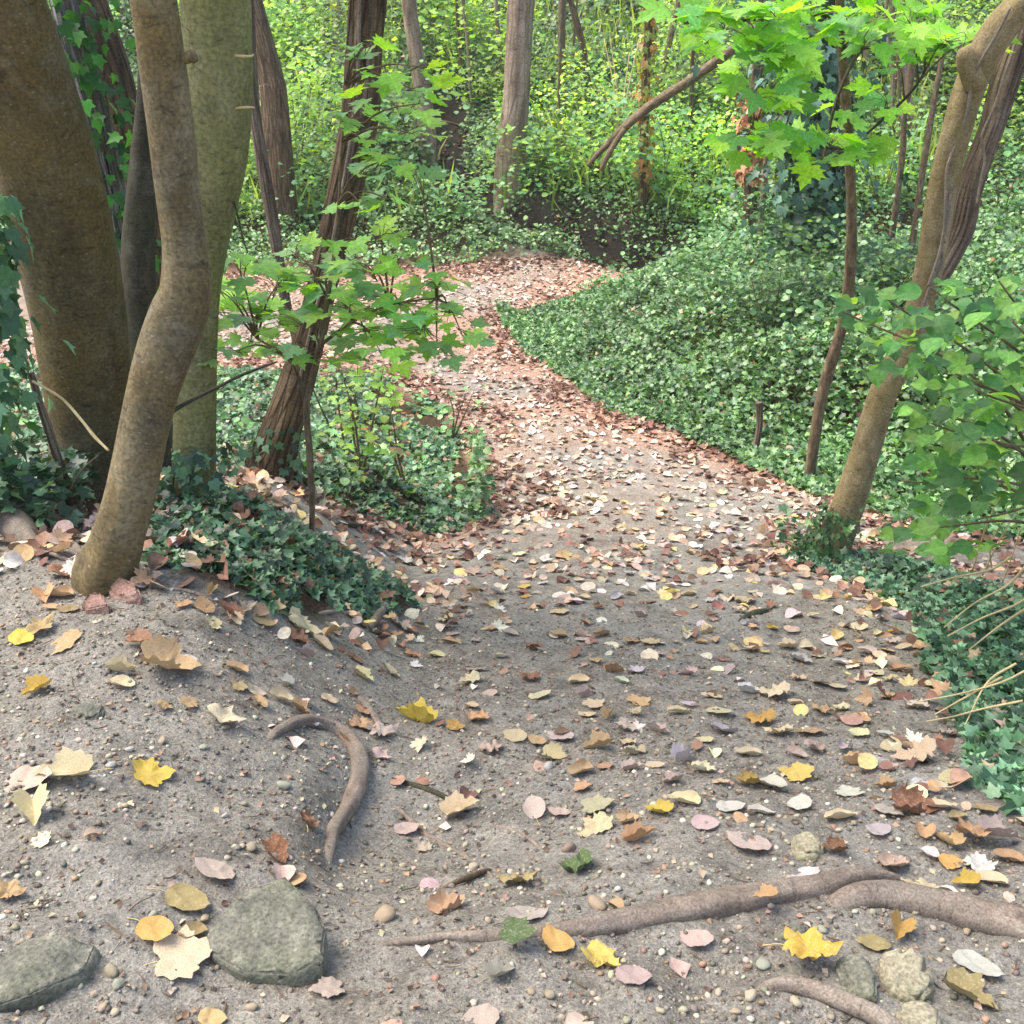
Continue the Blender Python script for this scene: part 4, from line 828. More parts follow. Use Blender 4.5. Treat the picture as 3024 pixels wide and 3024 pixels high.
def vine(rows, label, name='vine', mat=None, seg=8, amp=.12, cat='vine'):
    c, r = pxpath(rows); return tag(MB().tube(c, r, seg, len(rows)*9, amp, 3, len(label)).build(name, mat or M_TWIG, None, c[0]), label, cat)
vine(nearer([(2741, 845, 6.03, 9), (2772, 756, 6.02, 10), (2788, 678, 6.0, 10), (2793, 600, 5.99, 10), (2798, 496, 5.97, 10), (2830, 407, 5.95, 11), (2856, 334, 5.9, 11), (2873, 235, 5.86, 10), (2903, 170, 5.8, 10), (2950, 90, 5.75, 9), (2985, 20, 5.7, 8)], .565), 'pale vine stem running up the face of the curved tan trunk', mat=M_ROOT)
vine(nearer([(2746, 835, 6.06, 8), (2778, 782, 6.04, 9), (2780, 720, 6.03, 9), (2799, 641, 6.0, 9), (2814, 522, 6.02, 10), (2830, 470, 6.0, 10), (2852, 344, 5.95, 10), (2870, 290, 5.9, 8)], .565), 'second pale vine beside the first on the curved tan trunk', mat=M_ROOT)
vine(nearer([(2730, 1010, 6.08, 9), (2722, 940, 6.08, 9), (2738, 870, 6.06, 9), (2775, 770, 6.04, 8)], .565), 'short pale vine low on the curved tan trunk where two vines meet', mat=M_ROOT)
vine(nearer([(2885, 600, 6.2, 7), (2895, 540, 6.2, 8), (2908, 470, 6.2, 8), (2900, 400, 6.2, 8), (2930, 330, 6.2, 8), (2975, 200, 6.2, 7), (3000, 120, 6.2, 6)], .565), 'thin vine twisting over the darker limb of the curved trunk', mat=M_ROOT)
vine([(885, 1120, 5.38, 8), (925, 940, 5.38, 9), (968, 780, 5.38, 9), (1010, 560, 5.36, 10), (1040, 380, 5.34, 10), (1058, 200, 5.32, 10), (1062, 0, 5.28, 10), (1070, -150, 5.2, 9)], 'pale vine running up the furrowed leaning trunk', mat=M_ROOT)
vine([(930, 1060, 5.4, 8), (985, 760, 5.38, 10), (1030, 520, 5.36, 12), (1075, 300, 5.34, 12), (1092, 120, 5.34, 12), (1100, -100, 5.3, 12)], 'darker stouter vine beside the pale one on the furrowed leaning trunk', mat=M_VINY)
vine([(90, 1100, 4.05, 22), (120, 1200, 4.05, 24), (160, 1320, 4.05, 26), (190, 1420, 4.1, 30), (215, 1520, 4.15, 34)], 'thick hairy ivy stem hugging the left side of the widest trunk', mat=M_VINY)
vine([(95, 1125, 3.9, 8), (180, 1175, 3.9, 8), (240, 1240, 3.85, 9), (280, 1290, 3.8, 10), (320, 1330, 3.75, 8)], 'pale dead twig crossing the foot of the widest trunk', 'twig', M_STRAW, cat='twig')
vine([(290, 1345, 3.8, 5), (240, 1390, 3.85, 6), (210, 1450, 3.9, 6)], 'short thin twig curving below the pale dead twig', 'twig', M_TWIG, cat='twig')
# twigs on the trunks
def part_twig(parent, rows, mat, name='twig'):
    c, r = pxpath(rows); MB().tube(c, r, 8, len(rows)*6, .1).build(name, mat, parent, parent.location)
st = bpy.data.objects['slender_tree']; ft = bpy.data.objects['forked_tree']
part_twig(st, nearer([(500, 1220, 3.42, 16), (560, 1185, 3.5, 12), (640, 1145, 3.6, 10), (720, 1105, 3.7, 10), (819, 1068, 3.8, 5)], .22), M_DARK)
part_twig(st, nearer([(548, 175, 3.36, 30), (566, 165, 3.33, 34), (578, 185, 3.33, 18)], .22), M_FRONT, 'knot')
part_twig(ft, [(690, 163, 3.95, 6), (718, 166, 3.9, 8), (742, 166, 3.9, 7), (750, 160, 3.9, 3)], M_STRAW, 'twig_stub')
part_twig(ft, [(690, 320, 3.98, 6), (725, 317, 3.95, 8), (752, 318, 3.95, 5)], M_STRAW, 'twig_stub')
part_twig(ft, [(690, 590, 4.1, 4), (705, 650, 4.1, 5), (722, 720, 4.1, 5), (732, 745, 4.1, 4)], M_DARK)
# pale dead stems on the slope
p = G(1830, 430); rt = root('dead_shrub', p, 'bare pale stems fanning up from the slope above the leaning dead log', 'dead shrub'); lm = MB(); s = mpp(p); r_ = random.Random(5)
for k in range(11):
    dx = r_.uniform(-90, 90); h = r_.uniform(120, 300); lm.tube([p, p+np.array([dx*.35, r_.uniform(-20, 20), h*.5])*s, p+np.array([dx, r_.uniform(-40, 40), h])*s], [.022, .014, .006], 6, 10, .1)
lm.build('stems', M_STRAW, rt, p)
# brushwood across the ditch
for k, (px, py, L, an, lab) in enumerate([(1400, 545, 150, .1, 'longest grey stick lying across the ditch under the dark hollow'), (1350, 560, 110, -.35, 'pale stick sloping into the ditch under the dark hollow'), (1440, 520, 90, .5, 'short steep stick on the brushwood in the ditch'),
                                          (1330, 395, 130, -.2, 'bent pale branch at the mouth of the dark hollow'), (1380, 590, 120, .05, 'dark stick lowest on the brushwood in the ditch')]):
    p = G(px, py); s = mpp(p); d = np.array([math.cos(an), 0, math.sin(an)])*L*s/2
    tag(MB().tube([p-d+[0, 0, .12], p+[0, -.05, .2], p+d+[0, 0, .14]], [.02, .028, .014], 8, 14, .15, 3, k).build('stick', M_TWIG if k % 2 else M_VINY, None, p), lab, 'stick', 'sticks lying across the ditch')

# ------------------------------------------------------------------ dry grass at the right
def grass(name, lines_, label, wpx=6):
    L = [[P(a, bb, Y) for a, bb, Y in l] for l in lines_]; b = L[0][0].copy(); b[2] = float(H0(b[0], b[1])); lm = MB()
    for l in L:
        s = mpp(l[0]); lm.tube(l, np.linspace(wpx*s*.6, wpx*s*.25, len(l)), 6, 14, .1)
    return tag(lm.build(name, M_STRAW, None, b), label, 'dry grass')
grass('dry_grass', [[(2990, 1640, 3.6), (2929, 1681, 3.6), (2820, 1705, 3.55), (2720, 1733, 3.5)], [(3030, 1670, 3.5), (2976, 1728, 3.5), (2880, 1780, 3.45), (2788, 1853, 3.4)], [(3040, 1760, 3.3), (2991, 1790, 3.3), (2900, 1825, 3.3), (2798, 1879, 3.25)], [(3040, 1790, 3.3), (2950, 1850, 3.3), (2860, 1920, 3.25)]], 'straw-coloured dry grass stalks sloping over the right-hand ivy', 8)
grass('dry_grass', [[(2870, 1690, 4.2), (2900, 1590, 4.2), (2934, 1503, 4.2), (2981, 1425, 4.2)], [(2900, 1700, 4.1), (2950, 1600, 4.1), (3010, 1500, 4.1)], [(2960, 1720, 4.0), (2990, 1640, 4.0), (3015, 1560, 4.0)], [(2930, 1690, 4.1), (2925, 1610, 4.1), (2960, 1540, 4.1)]], 'thin upright dry stalks under the hazel bush', 5)
grass('dry_grass', [[(3030, 1980, 2.75), (2955, 2016, 2.7), (2830, 2050, 2.65), (2705, 2073, 2.6)], [(3020, 2070, 2.6), (2900, 2094, 2.6), (2820, 2115, 2.55), (2736, 2130, 2.5)], [(3000, 1960, 2.75), (2915, 2016, 2.7), (2850, 2140, 2.55)], [(2960, 2000, 2.75), (2850, 2060, 2.65), (2760, 2110, 2.6)]], 'dry yellow grass blades lying out of the ivy onto the path', 7)

# ------------------------------------------------------------------ litter nobody could count
PALE = [(190, 168, 150), (204, 184, 168), (176, 150, 130), (198, 174, 148), (168, 138, 114), (210, 194, 178)]
RUST = [(140, 96, 74), (120, 82, 64), (160, 118, 92), (102, 72, 56), (186, 150, 122)]
WARM = [(204, 174, 126), (190, 152, 104), (212, 196, 156), (166, 122, 84), (206, 182, 104)]
def ground_leaves(x, y, tpl, size, cols, spread=.28, lift=.008, w=None, heap=.0):
    n = len(x); pos = np.stack([x, y, H(x, y)+lift+heap*rng.uniform(0, 1, n)], -1)
    R = frames(tilt_normals(n, spread), rand_head(n)*np.array([1, 1, .0])+rng.normal(0, .1, (n, 3)))
    s = size*rng.uniform(.55, 1.3, n); pos -= R[:, :, 1]*(s*.5)[:, None]
    return (tpl, pos, R, s, palette(cols, n, vary=.16, w=w))
def curled(tpl, roll, fold):
    V, F = LEAF[tpl]; V = V.copy(); V[:, 2] += roll*(V[:, 1]-.5)**2 + fold*np.abs(V[:, 0]) - .04; return V, F
CP = [curled('hazel', .5, .1), curled('hazel', -.3, .5), curled('maple', .6, .3), curled('quad', .4, .4), curled('hazel', .1, -.35)]
soil = lambda x, y: ~veg(x, y, .06)
gr = []
x, y = scatter(-6, 4, 4.6, 17, 34, soil)
for k in range(5): gr.append(ground_leaves(x[k::5], y[k::5], CP[k], .07, PALE+WARM[:1]))
x, y = scatter(-6, 4, 6, 17, 95, lambda x, y: soil(x, y) & (fbm(x*.9, y*.9, 33, 3) > -.15))
for k in range(5): gr.append(ground_leaves(x[k::5], y[k::5], CP[k], .058, PALE))
x, y = scatter(-3, 3.5, 3.6, 7, 34, soil)
for k in range(5): gr.append(ground_leaves(x[k::5], y[k::5], CP[k], .07, PALE+WARM+RUST[:2]))
x, y = scatter(-2.5, 3, 1.2, 4.2, 9, soil)
for k in range(5): gr.append(ground_leaves(x[k::5], y[k::5], CP[k], .05, PALE+WARM+RUST))
tag(leafmesh('fallen_leaf_litter', gr, M_LITTER), kind='stuff')
def near_edge(x, y, d=.3):
    a = 0
    for dx, dy in ((d, 0), (-d, 0), (0, d*1.2), (0, -d*1.2), (d*.5, d*.5), (-d*.5, -d*.5)): a = a+veg(x+dx, y+dy, .06)
    return a > 0
gr = []
x, y = scatter(-6, 4.5, 4.4, 17, 330, lambda x, y: soil(x, y) & (near_edge(x, y, .2) | (near_edge(x, y, .5) & (fbm(x*2.5, y*2.5, 97, 3) > .05))) & (rng.uniform(0, 1, len(x)) < smooth((y-3.6)/3)*.8+.15))
for k in range(5): gr.append(ground_leaves(x[k::5], y[k::5], CP[k], .06, RUST, .4, .008, None, .03))
x, y = scatter(-6, 4.5, 5, 17, 80, lambda x, y: soil(x, y) & (fbm(x*1.1, y*1.1, 35, 3) > -.05))
for k in range(5): gr.append(ground_leaves(x[k::5], y[k::5], CP[k], .05, RUST, .3))
x, y = scatter(1, 3, 2.2, 5.2, 60, lambda x, y: soil(x, y) & near_edge(x, y, .4))
for k in range(5): gr.append(ground_leaves(x[k::5], y[k::5], CP[k], .06, RUST+WARM, .4, .01, None, .02))
x, y = scatter(-2.6, 0, 3, 5.8, 130, lambda x, y: soil(x, y) & near_edge(x, y, .25))
for k in range(5): gr.append(ground_leaves(x[k::5], y[k::5], CP[k], .06, RUST+WARM+PALE, .4, .01, None, .03))
x, y = scatter(-2.5, 3, .9, 4.6, 260, soil)
gr.append(ground_leaves(x, y, CP[3], .016, [(120, 96, 76), (96, 76, 60), (150, 116, 90), (180, 156, 126)], .4, .004))
tag(leafmesh('brown_leaf_litter', gr, M_LITTER), kind='stuff')
# gravel and crumbs of soil
t_ = np.array([(1, 0, 0), (-1, 0, 0), (0, 1, 0), (0, -1, 0), (0, 0, 1), (0, 0, -1)], float)*np.array([1, .8, .65])
m6 = [(0, 2, 4), (2, 1, 4), (1, 3, 4), (3, 0, 4), (2, 0, 5), (1, 2, 5), (3, 1, 5), (0, 3, 5)]
def ico(sub=1):
    V = [v/np.linalg.norm(v) for v in np.array([(1, 0, 0), (-1, 0, 0), (0, 1, 0), (0, -1, 0), (0, 0, 1), (0, 0, -1)], float)]; F = list(m6)
    for _ in range(sub):
        F2 = []; d = {}
        def mid(a, b):
            k = (min(a, b), max(a, b))
            if k not in d: v = V[a]+V[b]; V.append(v/np.linalg.norm(v)); d[k] = len(V)-1
            return d[k]
        for a, b, c in F: ab, bc, ca = mid(a, b), mid(b, c), mid(c, a); F2 += [(a, ab, ca), (b, bc, ab), (c, ca, bc), (ab, bc, ca)]
        F = F2
    return np.array(V), np.array(F)
def blob(seed, sub=1, amp=.25, sq=(1, .8, .6)):
    V, F = ico(sub); V = V*(1+amp*2*noise3(V[:, 0]*1.6+seed, V[:, 1]*1.6, V[:, 2]*1.6, seed))[:, None]*np.array(sq); return V, F
def gravel(x, y, smin, smax, cols, sink=.2, r=rng):
    n = len(x); out = []
    s = smin+(smax-smin)*r.uniform(0, 1, n)**3; pos = np.stack([x, y, H(x, y)+s*(.45-sink)], -1)
    R = frames(tilt_normals(n, .25), rand_head(n)); col = palette(cols, n, vary=.15)
    return [(blob(k), pos[k::4], R[k::4], s[k::4], col[k::4]) for k in range(4)]
STC = [(160, 148, 124), (176, 164, 140), (140, 128, 108), (192, 182, 160), (150, 120, 94), (120, 110, 96), (100, 92, 80)]
gr = []
x, y = scatter(-2.2, 2.4, .9, 3.4, 2600, lambda x, y: soil(x, y) & (rng.uniform(0, 1, len(x)) < smooth((fbm(x*1.5, y*1.5, 51, 3)+.45)/.7)*smooth((3.4-y)/2.0)))
gr += gravel(x, y, .0016, .0105, STC)
x, y = scatter(-2.5, 3, 2.4, 6, 140, soil); gr += gravel(x, y, .003, .011, STC)
tag(leafmesh('gravel', gr, M_GRAVEL), kind='stuff')
x, y = scatter(-2.2, 2.4, .9, 4.2, 3000, lambda x, y: soil(x, y) & (fbm(x*2, y*2, 53, 3) > -.2))
gr = gravel(x, y, .0015, .007, [(118, 107, 92), (100, 90, 78), (136, 125, 109), (148, 137, 120)], .25)
tag(leafmesh('soil_crumbs', gr, M_GRAVEL), kind='stuff')
lm = MB(); r_ = random.Random(8)
for k in range(900):
    Y0 = r_.uniform(.95, 4.3); X0 = r_.uniform(-1, 1)*(Y0*.62+.3)
    if veg(np.array([X0]), np.array([Y0]))[0]: continue
    a = r_.uniform(0, 6.28); L = r_.uniform(.008, .05); d = np.array([math.cos(a)*L, math.sin(a)*L]); q = []
    for u in (-.5, 0, .5):
        xx, yy = X0+d[0]*u+r_.uniform(-.1, .1)*L, Y0+d[1]*u+r_.uniform(-.1, .1)*L; q.append((xx, yy, float(H(xx, yy))+.003+.004*r_.random()))
    w_ = r_.uniform(.0006, .0018); lm.tube(q, [w_, w_, w_*.6], 4, 4, cap=False)
tag(lm.build('twig_litter', M_TWIG, None), kind='stuff')

# ------------------------------------------------------------------ fallen leaves one can tell apart
MAPLE_D = [(0, .02), (.18, -.08), (.36, -.06), (.38, .06), (.52, .16), (.47, .28), (.60, .50), (.46, .52), (.42, .62), (.30, .60), (.24, .66), (.24, .80), (.12, .86), (0, 1.0)]
def dry_template(kind, seed):
    r = np.random.default_rng(seed)
    half = dict(m=MAPLE_D, f=MAPLE_D, k=MAPLE_D, r=MAPLE_D)
    if kind in half: o = np.array(mirror(half[kind]))
    else:
        t = np.linspace(0, 2*np.pi, 44, endpoint=False); rad = .5*(1+.03*np.sin(t*22)); o = np.stack([rad*np.sin(t)*.80*(1-.18*np.cos(t)*-1), .5-rad*np.cos(t)], -1)
        o[np.argmax(o[:, 1]), 1] += .06
    ou = []
    for i in range(len(o)):
        a, b = o[i], o[(i+1) % len(o)]; ou += [a, a*.5+b*.5+r.normal(0, .008, 2)] if kind in half else [a]
    o = np.array(ou); o = o+r.normal(0, .008, o.shape); n = len(o); m = np.array([0, .38]); V = [m]; 
    for f in (.25, .5, .75, 1.0): V += list(m+(o-m)*f)
    V = np.array(V); F3 = [(0, 1+i, 1+(i+1) % n) for i in range(n)]; F4 = []
    for k in range(3):
        for i in range(n): F4.append((1+k*n+i, 1+(k+1)*n+i, 1+(k+1)*n+(i+1) % n, 1+k*n+(i+1) % n))
    x, y = V[:, 0], V[:, 1]-.42; z = .05*noise2(x*5+seed, y*5, seed)*2+.025*noise2(x*13, y*13, seed+1)
    if kind in 'mp': z = z+r.uniform(.1, .35)*x**2+r.uniform(-.1, .5)*y**2
    X3 = x.copy()
    if kind == 'f':                                   # folded along the midrib
        a = r.uniform(.7, 1.15); z = z+np.abs(x)*math.sin(a)*1.0; X3 = x*math.cos(a); z = z+.3*y**2
    if kind == 'r' or kind == 'c':                    # rolled into a trough
        k = r.uniform(2.2, 3.6); X3 = np.sin(x*k)/k; z = z+(1-np.cos(x*k))/k+.35*y**2
    if kind == 'k':                                   # crumpled
        z = z+.34*np.abs(noise2(x*3.2+seed, y*3.2, seed+3))*1.6+.2*np.abs(x)+.25*y**2; X3 = x*.8
    V3 = np.stack([X3, y, z], -1); V3[:, 2] -= np.percentile(V3[:, 2], 3)
    k = max(np.ptp(V3[:, 0]), np.ptp(V3[:, 1])); return V3/k, np.array(F3), np.array(F4)
TPL = {}
for kind in 'mfkrpc':
    for v in range(4):
        V, f3, f4 = dry_template(kind, v*7+ord(kind)); me_o = mk('fallen_leaf', V, [f4, f3], M_DRY); TPL[kind, v] = me_o.data; bpy.data.objects.remove(me_o)
o = MB().tube([(0, -.36, .02), (.02, -.55, .05), (.08, -.8, .02)], [.012, .010, .012], 6, 10).build('stalk', M_STRAW); STALK = o.data; bpy.data.objects.remove(o)
COL = dict(cream=(226, 206, 164), pink=(206, 184, 172), lilac=(214, 204, 204), white=(224, 220, 208), yellow=(236, 196, 72), mustard=(196, 154, 70), tan=(204, 168, 122), orange=(200, 158, 112), rust=(148, 102, 76), brown=(132, 88, 54), olive=(170, 152, 104), green=(70, 122, 62), sage=(176, 186, 156), amber=(232, 180, 92))
GL = 'fallen leaves lying on the bare ground'
placed = []
def leaf(px, py, wpx, kind, col, label, yaw=None, stalk=False, lift=0.0, z=None, r=np.random.default_rng(99), tilt=.11):
    p = G(px, py) if z is None else z; s = mpp(p)*wpx*1.06
    o = bpy.data.objects.new('fallen_leaf', TPL[kind, int(r.integers(4))]); C.objects.link(o)
    e = .06; gxn = -(float(H0(p[0]+e, p[1]))-float(H0(p[0]-e, p[1])))/(2*e); gyn = -(float(H0(p[0], p[1]+e))-float(H0(p[0], p[1]-e)))/(2*e)
    nrm = Vector((gxn+r.normal(0, tilt), gyn+r.normal(0, tilt), 1)).normalized()
    ya = yaw if yaw is not None else (math.pi/2*(1 if r.random() < .5 else -1)+r.normal(0, .55))
    h = Vector((math.sin(ya), math.cos(ya), 0)); h = (h-nrm*h.dot(nrm)).normalized(); xx = h.cross(nrm)
    from mathutils import Matrix
    Mx = Matrix((xx, h, nrm)).transposed().to_4x4(); Mx.translation = Vector((p[0], p[1], float(H(p[0], p[1]))+.007+lift)); o.matrix_world = Mx @ Matrix.Diagonal((s, s, s*r.uniform(.8, 1.1), 1))
    c = np.array(S(*COL[col]))*np.exp(r.normal(0, .1))*np.exp(r.normal(0, .05, 3)); o.color = (*np.clip(c*.86, 0, .68), 1)
    tag(o, label, 'leaf', GL)
    if stalk:
        k = bpy.data.objects.new('stalk', STALK); C.objects.link(k); k.parent = o
    placed.append((px, py, wpx)); return o
HERO = [
(110,2045,92,'f','yellow','small folded yellow leaf on bare soil just above the green-grey stone'),(355,2030,78,'c','cream','cream leaf with brown shadowed edge, highest over the green-grey stone'),
(485,2092,50,'k','tan','tiny tan curled leaf alone on the soil right of the green-grey stone'),(660,2140,120,'k','cream','pale crumpled leaf with an orange tip left of the looped root'),
(450,2290,130,'m','yellow','bright yellow maple leaf lying open on the bare soil at left'),(190,2290,160,'f','cream','folded cream maple leaf with a yellow underside and long stalk'),
(75,2312,150,'p','pink','greyish pink leaf under the folded cream maple leaf at the left edge'),(105,2420,145,'f','cream','cream folded maple leaf, bottommost of the left edge trio'),
(30,2640,90,'k','tan','crumpled tan leaf cut by the left edge above the low mossy rock'),(640,2585,128,'p','pink','flat pale pinkish leaf above the large mossy rock'),
(545,2670,130,'p','olive','olive-grey leaf with a long yellow stalk left of the large mossy rock'),(455,2752,116,'p','amber','amber yellow leaf with a thin grey stalk left of the mossy rock'),
(575,2758,88,'c','olive','narrow yellowish leaf touching the left corner of the mossy rock'),(550,2832,195,'m','cream','large cream maple leaf lying against the mossy rock'),
(905,2425,82,'k','rust','rusty red leaf inside the curve of the looped root'),(965,2930,112,'m','pink','pinkish grey torn leaf right below the mossy rock'),
(620,3012,82,'p','tan','tan leaf half cut off by the bottom edge below the mossy rock'),(810,2525,102,'r','brown','curled brown flake below the end of the looped root'),
(1222,2132,125,'f','yellow','yellow folded maple leaf right of the looped root'),(1130,2175,95,'k','pink','pale brown-centred leaf touching the looped root'),
(1345,2152,64,'m','mustard','small dull yellow leaf right of the yellow folded maple leaf'),(1405,2125,78,'k','tan','tan twisted leaf, second right of the yellow folded maple leaf'),
(1362,2405,112,'f','cream','folded pale leaf with a stalk at the end of the thin dark root'),(1580,2402,96,'c','pink','pale pinkish leaf, left one of a pair in the middle of the path'),
(1655,2402,70,'p','pink','small smooth pinkish leaf, right one of a pair in the middle of the path'),(1195,2465,74,'p','pink','spotted pink leaf lying below the looped root'),
(1250,2512,54,'k','pink','small torn pink scrap just below the spotted pink leaf'),(1532,2612,112,'k','olive','olive crumpled leaf with a hole near the path middle'),
(1710,2572,116,'k','green','half-curled green leaf lying above the long root'),(1325,2682,122,'r','tan','long curled tan leaf left of the olive crumpled leaf'),
(1545,2705,122,'p','pink','flat pale leaf touching the upper edge of the long root'),(1530,2800,118,'m','green','fresh green maple leaf draped over the thin end of the long root'),
(1650,2792,108,'p','amber','round amber yellow leaf standing against the long root'),(1775,2842,130,'k','amber','crumpled yellow leaf with white curled edges below the long root'),
(1865,2897,112,'p','pink','broad pinkish leaf below the crumpled yellow leaf'),(1478,2885,92,'f','sage','dark green leaf turned to its pale underside below the green maple leaf'),
(1425,3010,120,'p','pink','broad pale pinkish leaf cut by the bottom edge'),(1765,2388,110,'m','sage','pale sage leaf above the cream curled leaf on the path'),
(1762,2450,112,'k','cream','cream curled leaf with dark hollow beside the orange-brown one'),(1892,2482,104,'f','orange','orange-brown folded leaf, lowest of the cluster in the path middle'),
(1945,2402,82,'r','yellow','yellow curly leaf above the orange-brown folded leaf'),(1560,2012,66,'k','rust','dark red curled leaf in the middle of the path'),
(2045,2085,62,'p','lilac','rounded whitish leaf above the half-buried brown root'),(2350,2287,112,'m','amber','open orange-yellow maple leaf on the right of the path'),
(2205,2315,80,'r','mustard','mustard curled leaf left of the orange-yellow maple leaf'),(2272,2322,106,'c','white','white lobed leaf between the mustard and the orange-yellow leaf'),
(2150,2387,84,'p','lilac','lilac-grey pointed leaf below the mustard curled leaf'),(2240,2402,82,'c','white','white narrow leaf right of the lilac-grey pointed leaf'),
(2218,2500,136,'p','pink','large round pale leaf left of the knobbly brown stone'),(2462,2522,82,'r','brown','brown rolled leaf with a hole right of the knobbly stone'),
(2388,2592,102,'m','white','white star-shaped leaf just above the long root'),(2256,2695,74,'f','orange','orange-brown curled leaf standing on the long root'),
(2062,2792,104,'p','pink','pinkish leaf with upturned tip below the long root'),(2388,2852,162,'k','yellow','big curled yellow leaf on the grey-green rock'),
(2655,2752,112,'f','mustard','upright mustard leaf under the thick lower-right root'),(2588,2790,96,'p','olive','pale olive leaf left of the upright mustard leaf'),
(2872,2862,140,'p','white','flat whitish leaf at the lower right'),(2858,2950,150,'f','olive','yellow-green folded leaf in the lower right corner'),
(2852,2622,84,'f','yellow','yellow folded leaf above the thick lower-right root'),(2930,2612,98,'c','cream','pale cream boat-shaped leaf near the right edge'),
(2800,2490,92,'r','tan','tan rolled leaf at the left of the heap near the right edge'),(2862,2482,112,'k','tan','crumpled tan leaf in the middle of the heap near the right edge'),
(2945,2485,122,'f','pink','long pinkish folded leaf on top of the heap near the right edge'),(2985,2540,92,'c','tan','tan curled leaf at the foot of the heap near the right edge'),
(2702,2255,126,'k','cream','big cream leaf beside the grey slab'),(2530,2262,78,'f','tan','tan folded leaf at the left tip of the grey slab'),
(2512,2345,92,'m','white','white leaf below the grey slab, left of an orange one'),(2612,2330,62,'f','orange','small orange leaf leaning beside the white one under the slab'),
(2240,2132,92,'k','mustard','mustard and white crumpled leaf on the half-buried brown root'),(2282,2062,98,'k','cream','cream crumpled leaf high on the right of the path'),
(2400,2172,82,'p','tan','tan round leaf between the crumpled and the small white leaf'),(2536,2178,66,'p','cream','small cream leaf left of the right-hand ivy'),
(2140,2168,92,'c','lilac','whitish long leaf left of the mustard and white one'),(2615,2405,82,'p','pink','flat pinkish leaf on the sand below the grey slab'),
(2700,2400,130,'r','rust','long rust-coloured rolled leaf below the grey slab'),(2770,2400,86,'c','cream','cream curled leaf right of the long rust rolled leaf'),
(2910,2400,76,'p','olive','olive brown round leaf under the tip of the right-hand ivy'),(2590,2460,78,'p','lilac','lilac leaf below the flat pinkish one on the right'),
(135,1772,84,'f','orange','orange-tan folded leaf left of the reddish stone'),(182,1760,84,'c','tan','tan leaf overlapping the orange-tan one by the reddish stone'),
(205,1802,64,'p','olive','olive yellow leaf below the reddish stone'),(195,1700,102,'k','rust','big rusty leaf left of the front trunk foot'),
(246,1685,62,'f','cream','cream curled leaf touching the front trunk foot'),(65,1895,84,'p','yellow','yellow flat leaf near the left edge of the soil'),
(190,1908,112,'m','orange','winged orange-tan leaf at the left, below the front trunk'),(130,1865,88,'k','tan','tan crumpled leaf above the winged orange-tan one'),
(410,1912,80,'f','orange','orange-tan leaf on the soil below the front trunk, right'),(362,1992,84,'f','cream','cream leaf standing on edge on the left bank'),
(495,1982,172,'r','tan','very large tan curled leaf on the left bank'),(552,1960,72,'p','lilac','lilac leaf right behind the very large tan curled leaf'),
(622,1752,60,'f','tan','tan leaf with upright tip below the ivy under the trees'),(540,1790,56,'m','orange','small orange star-shaped leaf right of the front trunk foot'),
(690,1832,62,'r','cream','cream forked leaf below the ivy under the trees'),(890,1857,112,'k','cream','cream leaf with orange rim below the dark ivy'),
(945,1908,72,'c','cream','cream curled leaf below the one with the orange rim'),(870,1882,82,'k','rust','rusty leaf between the two cream leaves below the ivy'),
(672,1802,84,'r','rust','dark red curled leaf below the ivy under the trees')]
STK = {6, 11, 12, 14, 5, 24, 36, 54, 15}
for k, h in enumerate(HERO): leaf(*h, stalk=(k+1) in STK, lift=.02 if 'heap' in h[5] and ('top' in h[5] or 'middle' in h[5]) else (.03 if 'on the long root' in h[5] or 'on the grey-green' in h[5] or 'over the thin end' in h[5] else 0))
LM = [((1035, 2300), 'looped root'), ((800, 2740), 'large mossy rock'), ((1900, 2720), 'long root'), ((2670, 2290), 'grey slab'), ((1240, 1790), 'tip of the tree-side ivy'), ((2290, 1660), 'tip of the right-hand ivy'), ((2240, 1815), 'dark half-buried root'),
      ((2050, 2090), 'brown half-buried root'), ((330, 1700), 'front trunk foot'), ((2780, 1950), 'right-hand ivy edge'), ((2390, 2490), 'knobbly brown stone'), ((915, 1570), 'foot of the maple sapling'), ((2440, 1650), 'foot of the curved tan trunk'), ((1380, 1560), 'tip of the middle ivy bed'), ((250, 2100), 'green-grey stone'), ((1560, 2010), 'dark red leaf mid-path')]
CN = dict(cream='cream', pink='pale pinkish', lilac='whitish', white='white', yellow='yellow', mustard='mustard', tan='tan', orange='orange-tan', rust='rusty brown', olive='olive', amber='amber', sage='pale green', brown='brown')
KN = dict(m='open maple', f='folded', k='crumpled', r='rolled', p='flat', c='curled')
ORD = ['nearest', 'second nearest', 'third nearest', 'fourth nearest', 'fifth nearest', 'sixth nearest', 'seventh nearest', 'eighth nearest', 'ninth nearest', 'tenth nearest']
rr = np.random.default_rng(21); auto = []; cnt = 0
ZONES = [((1000, 1750), (2550, 2250), 96), ((1300, 1600), (2300, 1800), 30), ((1700, 2050), (2650, 2450), 26), ((560, 1750), (1100, 2150), 16), ((2450, 1720), (2760, 2100), 24), ((650, 1430), (1250, 1760), 16), ((2560, 2150), (2960, 2650), 10)]
